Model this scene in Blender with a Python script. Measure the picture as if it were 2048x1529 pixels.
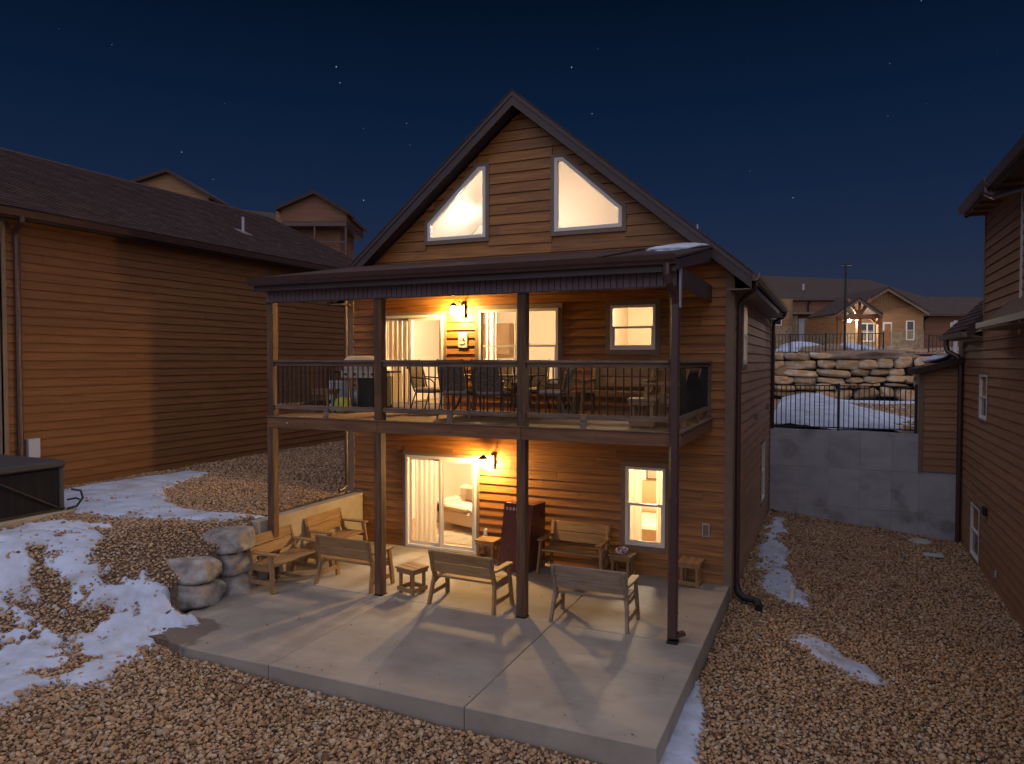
import bpy, bmesh, math, random
import numpy as np
from mathutils import Vector, Matrix, Euler, noise as mnoise
R = math.radians
sc = bpy.context.scene
for _o in list(bpy.data.objects): bpy.data.objects.remove(_o)
col = sc.collection
random.seed(7); np.random.seed(7)

# ------------------------------------------------------------------ camera
YAW, PITCH, ROLL = 23.814, -1.687, 0.063
cd = bpy.data.cameras.new('camera'); cam = bpy.data.objects.new('camera', cd); col.objects.link(cam)
_f = Vector((-math.sin(R(YAW))*math.cos(R(PITCH)), math.cos(R(YAW))*math.cos(R(PITCH)), math.sin(R(PITCH))))
_r = _f.cross(Vector((0, 0, 1))).normalized(); _u = _r.cross(_f)
_c, _s = math.cos(R(ROLL)), math.sin(R(ROLL))
_r, _u = _c*_r+_s*_u, -_s*_r+_c*_u
cam.matrix_world = Matrix((( _r.x, _u.x, -_f.x, 9.154), (_r.y, _u.y, -_f.y, -12.426), (_r.z, _u.z, -_f.z, 3.75), (0, 0, 0, 1)))
cd.sensor_width = 36; cd.lens = 36*1443.25/2048; cd.clip_start = .1; cd.clip_end = 2000
sc.camera = cam

# ------------------------------------------------------------------ night sky
W = bpy.data.worlds.new('World'); sc.world = W; W.use_nodes = True
nt = W.node_tree; nd = nt.nodes; lk = nt.links; nd.clear()
out = nd.new('ShaderNodeOutputWorld'); bg = nd.new('ShaderNodeBackground'); lk.new(bg.outputs[0], out.inputs[0])
tc = nd.new('ShaderNodeTexCoord')
sep = nd.new('ShaderNodeSeparateXYZ'); lk.new(tc.outputs['Generated'], sep.inputs[0])
ramp = nd.new('ShaderNodeValToRGB'); lk.new(sep.outputs['Z'], ramp.inputs[0])
cr = ramp.color_ramp
cr.elements[0].position = 0.0; cr.elements[0].color = (.026, .032, .056, 1)
cr.elements[1].position = 1.0; cr.elements[1].color = (.0010, .0045, .0135, 1)
for p, c in ((.08, (.018, .026, .053)), (.15, (.0112, .0205, .051)), (.22, (.0062, .0160, .046)), (.31, (.0029, .0112, .035)), (.44, (.0011, .0052, .0165))):
    e = cr.elements.new(p); e.color = (*c, 1)
sky = nd.new('ShaderNodeTexSky'); sky.sky_type = 'NISHITA'; sky.sun_disc = False
sky.sun_elevation = R(-3); sky.sun_rotation = R(215)
smul = nd.new('ShaderNodeMixRGB'); smul.blend_type = 'ADD'; smul.inputs[0].default_value = .004
lk.new(ramp.outputs[0], smul.inputs[1]); lk.new(sky.outputs[0], smul.inputs[2])
vo = nd.new('ShaderNodeTexVoronoi'); vo.inputs['Scale'].default_value = 46; lk.new(tc.outputs['Generated'], vo.inputs[0])
lt = nd.new('ShaderNodeMath'); lt.operation = 'LESS_THAN'; lt.inputs[1].default_value = .030; lk.new(vo.outputs['Distance'], lt.inputs[0])
sc3 = nd.new('ShaderNodeSeparateXYZ'); lk.new(vo.outputs['Color'], sc3.inputs[0])
pw = nd.new('ShaderNodeMath'); pw.operation = 'POWER'; pw.inputs[1].default_value = 3.5; lk.new(sc3.outputs[0], pw.inputs[0])
zc = nd.new('ShaderNodeMath'); zc.operation = 'GREATER_THAN'; zc.inputs[1].default_value = .12; lk.new(sep.outputs['Z'], zc.inputs[0])
m1 = nd.new('ShaderNodeMath'); m1.operation = 'MULTIPLY'; lk.new(lt.outputs[0], m1.inputs[0]); lk.new(pw.outputs[0], m1.inputs[1])
m2 = nd.new('ShaderNodeMath'); m2.operation = 'MULTIPLY'; lk.new(m1.outputs[0], m2.inputs[0]); lk.new(zc.outputs[0], m2.inputs[1])
st = nd.new('ShaderNodeMixRGB'); st.blend_type = 'ADD'; lk.new(m2.outputs[0], st.inputs[0]); lk.new(smul.outputs[0], st.inputs[1]); st.inputs[2].default_value = (.34, .40, .48, 1)
lk.new(st.outputs[0], bg.inputs[0]); bg.inputs[1].default_value = 1.0

# ------------------------------------------------------------------ last light of dusk / moon: one broad soft sun
sd = bpy.data.lights.new('sun', 'SUN'); sun = bpy.data.objects.new('sun', sd); col.objects.link(sun)
sd.energy = 1.85; sd.angle = R(125); sd.color = (.93, .87, 1.0)
SUNDIR = Vector((-.24, .46, -.85))      # direction the light travels
sun.rotation_euler = SUNDIR.to_track_quat('-Z', 'Y').to_euler(); sun.location = (-10, -20, 30)

vs = sc.view_settings; vs.view_transform = 'Standard'; vs.look = 'None'; vs.exposure = .12; vs.gamma = 1
try: vs.use_curve_mapping = False
except Exception: pass
sc.cycles.use_denoising = True
sc.cycles.max_bounces = 7; sc.cycles.diffuse_bounces = 4; sc.cycles.transparent_max_bounces = 12
sc.cycles.sample_clamp_indirect = 4

# ------------------------------------------------------------------ materials
def mat(name, c, rough=.7, metal=0, c2=None, scale=(4, 4, 4), lo=.35, hi=.65, bump=0, bscale=None, rnd=0, detail=4, spec=.5, world=False, dist=.02, stain=None):
    """procedural surface: two colours mixed by stretched noise, bump from a finer one, small change per object"""
    m = bpy.data.materials.new(name); m.use_nodes = True
    t = m.node_tree; n = t.nodes; l = t.links; b = n['Principled BSDF']
    b.inputs['Roughness'].default_value = rough; b.inputs['Metallic'].default_value = metal
    b.inputs['Specular IOR Level'].default_value = spec
    tc = n.new('ShaderNodeTexCoord'); mp = n.new('ShaderNodeMapping'); l.new(tc.outputs['Object'], mp.inputs[0]); mp.inputs['Scale'].default_value = scale
    cur = None
    if rnd:
        oi = n.new('ShaderNodeObjectInfo')
        mo = n.new('ShaderNodeVectorMath'); mo.operation = 'SCALE'; l.new(oi.outputs['Random'], mo.inputs['Scale']); mo.inputs[0].default_value = (37, 19, 53)
        l.new(mo.outputs[0], mp.inputs['Location'])
    nz = n.new('ShaderNodeTexNoise'); nz.inputs['Scale'].default_value = 1; nz.inputs['Detail'].default_value = detail; nz.inputs['Roughness'].default_value = .62
    l.new(mp.outputs[0], nz.inputs[0])
    if c2 is not None:
        mr = n.new('ShaderNodeMapRange'); mr.inputs[1].default_value = lo; mr.inputs[2].default_value = hi; l.new(nz.outputs[0], mr.inputs[0])
        mx = n.new('ShaderNodeMixRGB'); mx.inputs[1].default_value = (*c, 1); mx.inputs[2].default_value = (*c2, 1); l.new(mr.outputs[0], mx.inputs[0]); cur = mx.outputs[0]
    if cur is None:
        rg = n.new('ShaderNodeRGB'); rg.outputs[0].default_value = (*c, 1); cur = rg.outputs[0]
    if stain:
        n2 = n.new('ShaderNodeTexNoise'); n2.inputs['Scale'].default_value = stain[0]; n2.inputs['Detail'].default_value = 5; l.new(tc.outputs['Object'], n2.inputs[0])
        r2 = n.new('ShaderNodeMapRange'); r2.inputs[1].default_value = stain[1]; r2.inputs[2].default_value = stain[2]; r2.inputs[3].default_value = 0; r2.inputs[4].default_value = stain[3]; l.new(n2.outputs[0], r2.inputs[0])
        mx = n.new('ShaderNodeMixRGB'); l.new(cur, mx.inputs[1]); mx.inputs[2].default_value = (*stain[4], 1); l.new(r2.outputs[0], mx.inputs[0]); cur = mx.outputs[0]
    if rnd:
        mr = n.new('ShaderNodeMapRange'); mr.inputs[3].default_value = 1-rnd; mr.inputs[4].default_value = 1+rnd; l.new(oi.outputs['Random'], mr.inputs[0])
        hs = n.new('ShaderNodeHueSaturation'); l.new(mr.outputs[0], hs.inputs['Value']); l.new(cur, hs.inputs['Color']); cur = hs.outputs[0]
    l.new(cur, b.inputs['Base Color'])
    if bump:
        mp2 = n.new('ShaderNodeMapping'); l.new(tc.outputs['Object'], mp2.inputs[0]); mp2.inputs['Scale'].default_value = bscale or tuple(3*s for s in scale)
        n3 = n.new('ShaderNodeTexNoise'); n3.inputs['Scale'].default_value = 1; n3.inputs['Detail'].default_value = 5; l.new(mp2.outputs[0], n3.inputs[0])
        bp = n.new('ShaderNodeBump'); bp.inputs['Strength'].default_value = bump; bp.inputs['Distance'].default_value = dist
        l.new(n3.outputs[0], bp.inputs['Height']); l.new(bp.outputs[0], b.inputs['Normal'])
    return m
def emis(name, c, s):
    m = bpy.data.materials.new(name); m.use_nodes = True; n = m.node_tree.nodes; l = m.node_tree.links; n.clear()
    o = n.new('ShaderNodeOutputMaterial'); e = n.new('ShaderNodeEmission'); e.inputs[0].default_value = (*c, 1); e.inputs[1].default_value = s
    l.new(e.outputs[0], o.inputs[0]); return m
def glass(name, tint=(1, 1, 1), refl=.06):
    m = bpy.data.materials.new(name); m.use_nodes = True; n = m.node_tree.nodes; l = m.node_tree.links; n.clear()
    o = n.new('ShaderNodeOutputMaterial'); t = n.new('ShaderNodeBsdfTransparent'); t.inputs[0].default_value = (*tint, 1)
    g = n.new('ShaderNodeBsdfGlossy'); g.inputs['Roughness'].default_value = .02; f = n.new('ShaderNodeFresnel'); f.inputs[0].default_value = 1.35
    x = n.new('ShaderNodeMixShader'); l.new(f.outputs[0], x.inputs[0]); l.new(t.outputs[0], x.inputs[1]); l.new(g.outputs[0], x.inputs[2]); l.new(x.outputs[0], o.inputs[0]); return m
M = {}
M['siding'] = mat('stained_siding', (.325, .138, .028), .46, c2=(.140, .053, .012), scale=(1.3, 1.3, 30), lo=.32, hi=.68, bump=.5, bscale=(3, 3, 110), rnd=.17, dist=.006, spec=.4)
M['siding_left'] = mat('muted_siding', (.215, .094, .034), .6, c2=(.130, .053, .020), scale=(1.1, 1.1, 26), lo=.3, hi=.7, bump=.4, bscale=(3, 3, 100), rnd=.07, dist=.006, spec=.3)
M['siding_pale'] = mat('weathered_siding', (.33, .185, .098), .6, c2=(.235, .125, .064), scale=(1.1, 1.1, 26), lo=.3, hi=.7, bump=.35, bscale=(3, 3, 90), rnd=.10, dist=.006, spec=.3)
M['siding_red'] = mat('reddish_siding', (.36, .215, .145), .6, c2=(.26, .150, .100), scale=(1.1, 1.1, 26), bump=.35, bscale=(3, 3, 90), rnd=.10, dist=.006, spec=.3)
M['trim'] = mat('taupe_trim', (.185, .130, .090), .6, c2=(.155, .108, .075), scale=(6, 6, 6), bump=.1)
M['white'] = mat('white_vinyl', (.62, .60, .58), .4, bump=.02)
M['brown_metal'] = mat('brown_metal', (.062, .030, .028), .38, c2=(.05, .024, .024), scale=(5, 5, 5), spec=.5)
M['fascia'] = mat('brown_fascia', (.046, .028, .031), .5, c2=(.034, .021, .024), scale=(3, 3, 8), rnd=.06)
M['rib'] = mat('ribbed_fascia', (.150, .112, .122), .5, c2=(.125, .094, .104), scale=(3, 3, 8), rnd=.08)
M['post'] = mat('dark_stained_post', (.150, .072, .032), .7, c2=(.055, .028, .015), scale=(16, 16, 1.3), lo=.35, hi=.62, bump=.6, bscale=(60, 60, 4), dist=.006, rnd=.05)
M['rail'] = mat('weathered_rail_wood', (.185, .125, .088), .8, c2=(.085, .054, .038), scale=(3, 22, 22), lo=.32, hi=.66, bump=.5, bscale=(6, 70, 70), dist=.005, rnd=.15)
M['beam'] = mat('beam_wood', (.185, .085, .038), .75, c2=(.085, .038, .019), scale=(1.6, 14, 14), lo=.3, hi=.7, bump=.4, bscale=(5, 60, 60), dist=.005, rnd=.06)
M['deck'] = mat('deck_boards', (.23, .15, .085), .8, c2=(.13, .082, .05), scale=(1.5, 16, 16), bump=.4, bscale=(5, 60, 60), dist=.004, rnd=.14)
M['bench_grey'] = mat('grey_weathered_wood', (.27, .20, .145), .8, c2=(.15, .105, .075), scale=(2.2, 17, 17), lo=.3, hi=.7, bump=.5, bscale=(7, 70, 70), dist=.004, rnd=.15)
M['bench'] = mat('bench_wood', (.33, .200, .088), .68, c2=(.20, .115, .048), scale=(2.2, 17, 17), lo=.3, hi=.7, bump=.45, bscale=(7, 70, 70), dist=.004, rnd=.13)
M['bench_leg'] = mat('bench_leg_wood', (.31, .185, .082), .7, c2=(.185, .105, .045), scale=(14, 14, 2.5), lo=.3, hi=.7, bump=.4, bscale=(60, 60, 8), dist=.004, rnd=.13)
M['black'] = mat('black_metal', (.008, .008, .009), .5, spec=.5)
M['rubber'] = mat('black_plastic', (.012, .012, .014), .5)
M['shingle'] = mat('brown_shingle', (.064, .037, .034), .95, c2=(.038, .023, .023), scale=(9, 9, 9), bump=.5, bscale=(120, 120, 120), dist=.004, rnd=.28, spec=.2)
M['roofplain'] = mat('roof_felt', (.055, .032, .030), .95, c2=(.04, .024, .024), scale=(6, 6, 6), spec=.2)
M['conc'] = mat('patio_concrete', (.325, .290, .250), .8, c2=(.225, .200, .174), scale=(1.1, 1.9, 1.3), lo=.3, hi=.7, bump=.35, bscale=(38, 38, 38), dist=.003, detail=9, rnd=.05, stain=(2.1, .55, .70, .42, (.165, .140, .118)))
M['conc_wall'] = mat('wall_concrete', (.42, .43, .47), .85, c2=(.30, .31, .35), scale=(1.4, 1.4, 2.4), lo=.3, hi=.7, bump=.3, bscale=(25, 25, 25), dist=.004, detail=8, rnd=.06, stain=(1.6, .54, .68, .6, (.13, .13, .145)))
M['conc_low'] = mat('low_wall_concrete', (.42, .36, .28), .85, c2=(.32, .27, .2), scale=(2, 2, 3), bump=.25, bscale=(30, 30, 30), dist=.004, detail=8)
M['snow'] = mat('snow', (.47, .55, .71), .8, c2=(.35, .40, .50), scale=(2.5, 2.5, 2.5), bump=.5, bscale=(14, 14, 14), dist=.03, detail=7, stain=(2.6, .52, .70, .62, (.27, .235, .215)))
M['soil'] = mat('gravel_bed', (.17, .115, .075), .95, c2=(.085, .058, .040), scale=(22, 22, 22), bump=.9, bscale=(28, 28, 28), dist=.03)
M['dirt'] = mat('yard_dirt', (.27, .19, .13), .95, c2=(.17, .115, .08), scale=(3, 3, 3), bump=.8, bscale=(14, 14, 14), dist=.04, detail=8)
M['boulder'] = mat('limestone_boulder', (.52, .45, .36), .9, c2=(.30, .235, .165), scale=(2.6, 2.6, 3.6), lo=.35, hi=.62, bump=.9, bscale=(13, 13, 13), dist=.04, rnd=.34, detail=9, stain=(1.7, .50, .60, .75, (.42, .235, .085)))
M['boulder_grey'] = mat('grey_boulder', (.34, .33, .32), .9, c2=(.155, .142, .135), scale=(4, 4, 5), lo=.35, hi=.62, bump=.9, bscale=(18, 18, 18), dist=.02, rnd=.15, detail=9, stain=(3.4, .58, .7, .45, (.3, .2, .12)))
M['plaster'] = mat('cream_plaster', (.80, .69, .52), .8, bump=.05)
M['loft_paint'] = mat('loft_paint', (.84, .79, .72), .8, bump=.02)
M['floorwood'] = mat('room_floor', (.42, .27, .13), .5, c2=(.32, .2, .1), scale=(2, 20, 2))
M['curtain'] = mat('curtain_cloth', (.62, .50, .32), .9, c2=(.5, .4, .26), scale=(8, 8, 1))
M['sheer'] = mat('sheer_curtain_cloth', (.75, .66, .5), .9, c2=(.62, .52, .38), scale=(8, 8, 1))
M['sofa'] = mat('sofa_cloth', (.52, .40, .27), .9, bump=.2)
M['dark_cloth'] = mat('dark_cloth', (.10, .07, .045), .9)
M['sling'] = mat('woven_sling', (.16, .115, .085), .8, c2=(.07, .05, .038), scale=(40, 40, 40), lo=.42, hi=.58, bump=.2, rnd=.05)
M['cushion'] = mat('pale_cushion', (.46, .39, .32), .9, c2=(.3, .27, .25), scale=(10, 10, 10), bump=.2)
M['bronze'] = mat('bronze_metal', (.10, .065, .045), .4, metal=.3)
M['steel'] = mat('brushed_steel', (.55, .52, .48), .38, metal=.15, c2=(.4, .36, .32), scale=(2, 2, 30))
M['grillblack'] = mat('grill_enamel', (.02, .022, .015), .35)
M['cornhole'] = mat('red_brown_board', (.105, .030, .026), .45, c2=(.075, .02, .018), scale=(3, 3, 3), bump=.1)
M['print'] = mat('white_print', (.6, .5, .45), .6)
M['spa_cover'] = mat('spa_cover_vinyl', (.035, .036, .045), .55, c2=(.025, .025, .03), scale=(5, 5, 5), bump=.2, bscale=(10, 10, 10), dist=.01)
M['spa_side'] = mat('spa_side_panel', (.020, .018, .020), .85, c2=(.014, .013, .015), scale=(14, 14, .6), lo=.35, hi=.65, spec=.15)
M['box_grey'] = mat('grey_plastic', (.38, .40, .44), .5)
M['galv'] = mat('galvanised_pipe', (.33, .30, .33), .4, metal=.4)
M['glass'] = glass('clear_glass')
M['darkpane'] = mat('dark_window_glass', (.018, .022, .026), .08, spec=.6)
M['blind'] = mat('window_blind', (.16, .16, .155), .6, c2=(.09, .09, .09), scale=(.1, .1, 60), lo=.45, hi=.55)
M['lamp_lower'] = emis('lit_jar', (1.0, .60, .20), 1500)
M['lamp_upper'] = emis('lit_jar_upper', (1.0, .60, .20), 1500)
M['room_lamp'] = emis('ceiling_globe', (1.0, .80, .54), 1100); M['room_lamp_up'] = emis('ceiling_globe_upstairs', (1.0, .80, .54), 1700)
M['loft_fill'] = emis('loft_fill_glow', (1.0, .76, .52), 85)
M['window_glow'] = emis('room_glow_panel', (1.0, .60, .30), 1.7)  # emission that stands in for the light of the room behind
M['bulb'] = emis('bare_bulb', (1.0, .95, .85), 900)
M['far_lamp'] = emis('far_porch_lamp', (1.0, .88, .70), 1500)
M['tan_siding'] = mat('tan_siding', (.30, .165, .072), .7, c2=(.20, .105, .045), scale=(.6, .6, 9), bump=.4, bscale=(.5, .5, 9), dist=.03)
M['far_siding'] = mat('far_brown_siding', (.20, .092, .045), .7, c2=(.14, .06, .03), scale=(.5, .5, 7), bump=.4, bscale=(.4, .4, 8), dist=.03)
M['far_roof'] = mat('far_shingle', (.058, .036, .030), .95, c2=(.036, .024, .021), scale=(2.5, 2.5, 9), bump=.5, bscale=(6, 6, 9), dist=.03)
M['timber'] = mat('porch_timber', (.30, .14, .05), .7, c2=(.2, .09, .03), scale=(3, 3, 3))
M['stone_veneer'] = mat('stone_veneer', (.30, .23, .15), .9, c2=(.17, .12, .075), scale=(3, 3, 3), bump=.6, bscale=(5, 5, 5), rnd=.25)
M['lime'] = mat('yellow_green_plastic', (.42, .48, .06), .5)
M['teal'] = mat('pale_green_plastic', (.14, .26, .2), .5)
M['ink'] = mat('dark_print', (.03, .025, .022), .7)
M['bag'] = mat('printed_paper', (.55, .45, .47), .8, c2=(.16, .06, .08), scale=(28, 28, 28), lo=.5, hi=.56)
# stones: colour per instance
def gravel_mat():
    m = bpy.data.materials.new('river_gravel'); m.use_nodes = True; t = m.node_tree; n = t.nodes; l = t.links; b = n['Principled BSDF']
    oi = n.new('ShaderNodeObjectInfo'); r = n.new('ShaderNodeValToRGB'); r.color_ramp.interpolation = 'LINEAR'; l.new(oi.outputs['Random'], r.inputs[0])
    e = r.color_ramp.elements; e[0].position = 0; e[0].color = (.10, .062, .040, 1); e[1].position = 1; e[1].color = (.44, .39, .34, 1)
    for p, c in ((.12, (.17, .105, .065)), (.27, (.25, .165, .105)), (.42, (.31, .215, .140)), (.55, (.25, .165, .10)), (.62, (.36, .28, .20)), (.74, (.24, .18, .135)), (.82, (.40, .33, .25)), (.885, (.23, .215, .205)), (.93, (.34, .21, .10)), (.95, (.34, .26, .18))):
        c = (min(c[0]*1.25, .62), c[1]*1.13, c[2]*.95); x = e.new(p); x.color = (*c, 1)
    tc = n.new('ShaderNodeTexCoord'); nz = n.new('ShaderNodeTexNoise'); nz.inputs['Scale'].default_value = 2.4; nz.inputs['Detail'].default_value = 4; l.new(tc.outputs['Object'], nz.inputs[0])
    mr = n.new('ShaderNodeMapRange'); mr.inputs[3].default_value = .55; mr.inputs[4].default_value = 1.4; l.new(nz.outputs[0], mr.inputs[0])
    hs = n.new('ShaderNodeHueSaturation'); l.new(r.outputs[0], hs.inputs['Color']); l.new(mr.outputs[0], hs.inputs['Value']); l.new(hs.outputs[0], b.inputs['Base Color'])
    b.inputs['Roughness'].default_value = .72; b.inputs['Specular IOR Level'].default_value = .35
    return m
M['gravel'] = gravel_mat()

# ------------------------------------------------------------------ mesh helpers
class MB:
    def __init__(s, T=None): s.v = []; s.f = []; s.T = T
    def add(s, vs, fs):
        b = len(s.v); s.v += [tuple(s.T @ Vector(p)) if s.T else tuple(p) for p in vs]; s.f += [tuple(b+i for i in f) for f in fs]; return s
    def hexa(s, p): return s.add(p, [(0, 3, 2, 1), (4, 5, 6, 7), (0, 1, 5, 4), (1, 2, 6, 5), (2, 3, 7, 6), (3, 0, 4, 7)])
    def box(s, x0, x1, y0, y1, z0, z1):
        return s.hexa([(x0, y0, z0), (x1, y0, z0), (x1, y1, z0), (x0, y1, z0), (x0, y0, z1), (x1, y0, z1), (x1, y1, z1), (x0, y1, z1)])
    def bar(s, p, q, w, h, up=(0, 0, 1)):
        p, q = Vector(p), Vector(q); d = (q-p).normalized(); a = d.cross(Vector(up))
        if a.length < 1e-4: a = d.cross(Vector((0, 1, 0)))
        a.normalize(); b = a.cross(d); a *= w/2; b *= h/2
        return s.hexa([p-a-b, p+a-b, p+a+b, p-a+b, q-a-b, q+a-b, q+a+b, q-a+b])
    def prism(s, poly, fn, a, b):
        """poly in 2-D, fn(u, v, t) -> 3-D, from t=a to t=b"""
        n = len(poly); vs = [fn(u, v, a) for u, v in poly]+[fn(u, v, b) for u, v in poly]
        return s.add(vs, [tuple(range(n))[::-1], tuple(range(n, 2*n))]+[(i, (i+1) % n, n+(i+1) % n, n+i) for i in range(n)])
    def cyl(s, p, q, r, n=8, r2=None, cap=True):
        p, q = Vector(p), Vector(q); d = (q-p).normalized(); a = d.cross(Vector((0, 0, 1)))
        if a.length < 1e-3: a = Vector((1, 0, 0))
        a.normalize(); b = a.cross(d); r2 = r if r2 is None else r2
        cs = [(math.cos(2*math.pi*i/n), math.sin(2*math.pi*i/n)) for i in range(n)]
        vs = [p+(a*c+b*k)*r for c, k in cs]+[q+(a*c+b*k)*r2 for c, k in cs]
        fs = [(i, (i+1) % n, n+(i+1) % n, n+i) for i in range(n)]
        if cap: fs += [tuple(range(n))[::-1], tuple(range(n, 2*n))]
        return s.add(vs, fs)
    def tube(s, pts, r, n=8):
        pts = [Vector(p) for p in pts]; rings = []; a = None
        for i, p in enumerate(pts):
            d = (pts[min(i+1, len(pts)-1)]-pts[max(i-1, 0)]).normalized()
            a = (d.orthogonal() if a is None else a-d*a.dot(d)).normalized(); b = d.cross(a)
            rr = r(i) if callable(r) else r
            rings.append([p+(a*math.cos(2*math.pi*k/n)+b*math.sin(2*math.pi*k/n))*rr for k in range(n)])
        vs = [q for g in rings for q in g]; fs = []
        for i in range(len(pts)-1):
            for k in range(n): fs.append((i*n+k, i*n+(k+1) % n, (i+1)*n+(k+1) % n, (i+1)*n+k))
        fs += [tuple(range(n))[::-1], tuple(range((len(pts)-1)*n, len(pts)*n))]
        return s.add(vs, fs)
    def lathe(s, prof, o=(0, 0, 0), n=16):
        vs = [(o[0]+r*math.cos(2*math.pi*k/n), o[1]+r*math.sin(2*math.pi*k/n), o[2]+z) for r, z in prof for k in range(n)]; fs = []
        for i in range(len(prof)-1):
            for k in range(n): fs.append((i*n+k, i*n+(k+1) % n, (i+1)*n+(k+1) % n, (i+1)*n+k))
        fs += [tuple(range(n))[::-1], tuple(range((len(prof)-1)*n, len(prof)*n))]
        return s.add(vs, fs)
    def build(s, name, m, parent=None, smooth=False, bevel=0, kind=None, label=None):
        me = bpy.data.meshes.new(name); me.from_pydata([tuple(v) for v in s.v], [], s.f); me.materials.append(M[m] if isinstance(m, str) else m)
        if smooth: me.polygons.foreach_set('use_smooth', [True]*len(me.polygons))
        o = bpy.data.objects.new(name, me); col.objects.link(o)
        if parent is not None:
            o.parent = parent
            if parent.get('_w'): pass
        if bevel:
            md = o.modifiers.new('bevel', 'BEVEL'); md.width = bevel; md.segments = 1; md.limit_method = 'ANGLE'
        if kind: o['kind'] = kind
        if label: o['label'] = label
        return o
def thing(name, label, cat, loc=(0, 0, 0), rz=0, group=None):
    o = bpy.data.objects.new(name, None); col.objects.link(o); o.location = loc; o.rotation_euler = (0, 0, rz); o.empty_display_size = .2
    o['label'] = label; o['category'] = cat
    if group: o['group'] = group
    return o
def tag(o, label, cat, group=None):
    o['label'] = label; o['category'] = cat
    if group: o['group'] = group
    return o
def part(parent, name, m, *a, **k): return MB().box(*a).build(name, m, parent, **k)
def dup(root, loc, rz, label, group=None):
    def cp(o, p):
        c = o.copy(); col.objects.link(c)
        if p is not None: c.parent = p
        for ch in kids.get(o.name, []): cp(ch, c)
        return c
    kids = {}
    for o in bpy.data.objects:
        if o.parent: kids.setdefault(o.parent.name, []).append(o)
    r = cp(root, None); r.location = loc; r.rotation_euler = (0, 0, rz); r['label'] = label
    if group: r['group'] = group
    return r
def lin(a, b, t): return a+(b-a)*t
def ss(a, b, x): t = np.clip((x-a)/(b-a), 0, 1); return t*t*(3-2*t)
# wall frames: local x runs along the wall, local -y points outward
T_FRONT = Matrix.Identity(4)
def T_EAST(x): return Matrix(((0, -1, 0, x), (1, 0, 0, 0), (0, 0, 1, 0), (0, 0, 0, 1)))      # wall faces +x, u = y
def T_WEST(x): return Matrix(((0, 1, 0, x), (-1, 0, 0, 0), (0, 0, 1, 0), (0, 0, 0, 1)))      # wall faces -x, u = -y

def cut(u0, u1, z0, z1, holes):
    us = sorted({u0, u1, *[min(max(a, u0), u1) for h in holes if h[2] < z1 and h[3] > z0 for a in h[:2]]})
    res = []
    for a, b in zip(us, us[1:]):
        if b-a < .01: continue
        iv = [(z0, z1)]
        for h in holes:
            if h[0] <= (a+b)/2 <= h[1]:
                nv = []
                for p, q in iv:
                    if h[3] <= p or h[2] >= q: nv.append((p, q)); continue
                    if h[2] > p: nv.append((p, h[2]))
                    if h[3] < q: nv.append((h[3], q))
                iv = nv
        for p, q in iv:
            if q-p > .012: res.append((a, b, p, q))
    return res
def lap(mb, a0, a1, b0, b1, z0, z1, full=1.):
    """one lap board: a0,a1 = u range at its bottom, b0,b1 at its top"""
    f = -.038; g = -.038+.024*full; z0 = z0+.006
    return mb.hexa([(a0, f, z0), (a1, f, z0), (a1, 0, z0), (a0, 0, z0), (b0, g, z1), (b1, g, z1), (b1, 0, z1), (b0, 0, z1)])
def siding(parent, T, u0, u1, z0, z1, row, holes, m, joint=2.9, name='siding_board', ext=None, slant=()):
    """ext(z) gives the wall's u range at height z; slant = polygons of tapered windows as f(z)->(ua,ub) or None"""
    k = 0; z = z0
    while z < z1-.01:
        zt = min(z+row, z1)
        segs = []
        for (a, b, p, q) in cut(u0, u1, z, zt, holes):
            if segs and abs(segs[-1][1]-a) < 1e-6 and segs[-1][2] == p and segs[-1][3] == q: segs[-1][1] = b
            else: segs.append([a, b, p, q])
        off = (k*1.37+.6*math.sin(k*2.3)) % joint
        for a, b, p, q in segs:
            A = [a]; j = math.floor((a-u0-off)/joint)+1
            while u0+off+j*joint < b-.25:
                if u0+off+j*joint > a+.25: A.append(u0+off+j*joint)
                j += 1
            A.append(b)
            for i, (c, d) in enumerate(zip(A, A[1:])):
                pieces = [(c, d-(.004 if i < len(A)-2 else 0), c, d-(.004 if i < len(A)-2 else 0))]
                if ext:
                    pieces = [(max(c, ext(p)[0]), min(d, ext(p)[1]), max(c, ext(q)[0]), min(d, ext(q)[1]))]
                    for sl in slant:
                        np_ = []
                        for (x0, x1, y0, y1) in pieces:
                            s0, s1 = sl(p), sl(q)
                            if s0 is None and s1 is None: np_.append((x0, x1, y0, y1)); continue
                            s0 = s0 or s1; s1 = s1 or s0
                            if s0[1] <= x0 or s0[0] >= x1: np_.append((x0, x1, y0, y1)); continue
                            if s0[0] > x0: np_.append((x0, s0[0], y0, max(s1[0], y0)))
                            if s0[1] < x1: np_.append((s0[1], x1, min(s1[1], y1), y1))
                        pieces = np_
                for (x0, x1, y0, y1) in pieces:
                    if x1-x0 < .03 and y1-y0 < .03: continue
                    if y1 < y0: y0 = y1 = (y0+y1)/2
                    lap(MB(T), x0, x1, y0, y1, p, q, (q-p)/row).build(name, m, parent)
        z += row; k += 1
def wallcore(parent, T, u0, u1, z0, z1, holes, m, th=.15, name='wall'):
    mb = MB(T)
    for a, b, p, q in cut(u0, u1, z0, z1, holes): mb.box(a, b, .001, th, p, q)
    return mb.build(name, m, parent)
def ringpoly(mb, outer, inner, y0, y1):
    n = len(outer)
    for i in range(n):
        j = (i+1) % n
        a, b, c, d = outer[i], outer[j], inner[j], inner[i]
        mb.hexa([(a[0], y0, a[1]), (b[0], y0, b[1]), (c[0], y0, c[1]), (d[0], y0, d[1]), (a[0], y1, a[1]), (b[0], y1, b[1]), (c[0], y1, c[1]), (d[0], y1, d[1])])
    return mb
def rect(a, b, c, d): return [(a, c), (b, c), (b, d), (a, d)]
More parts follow.
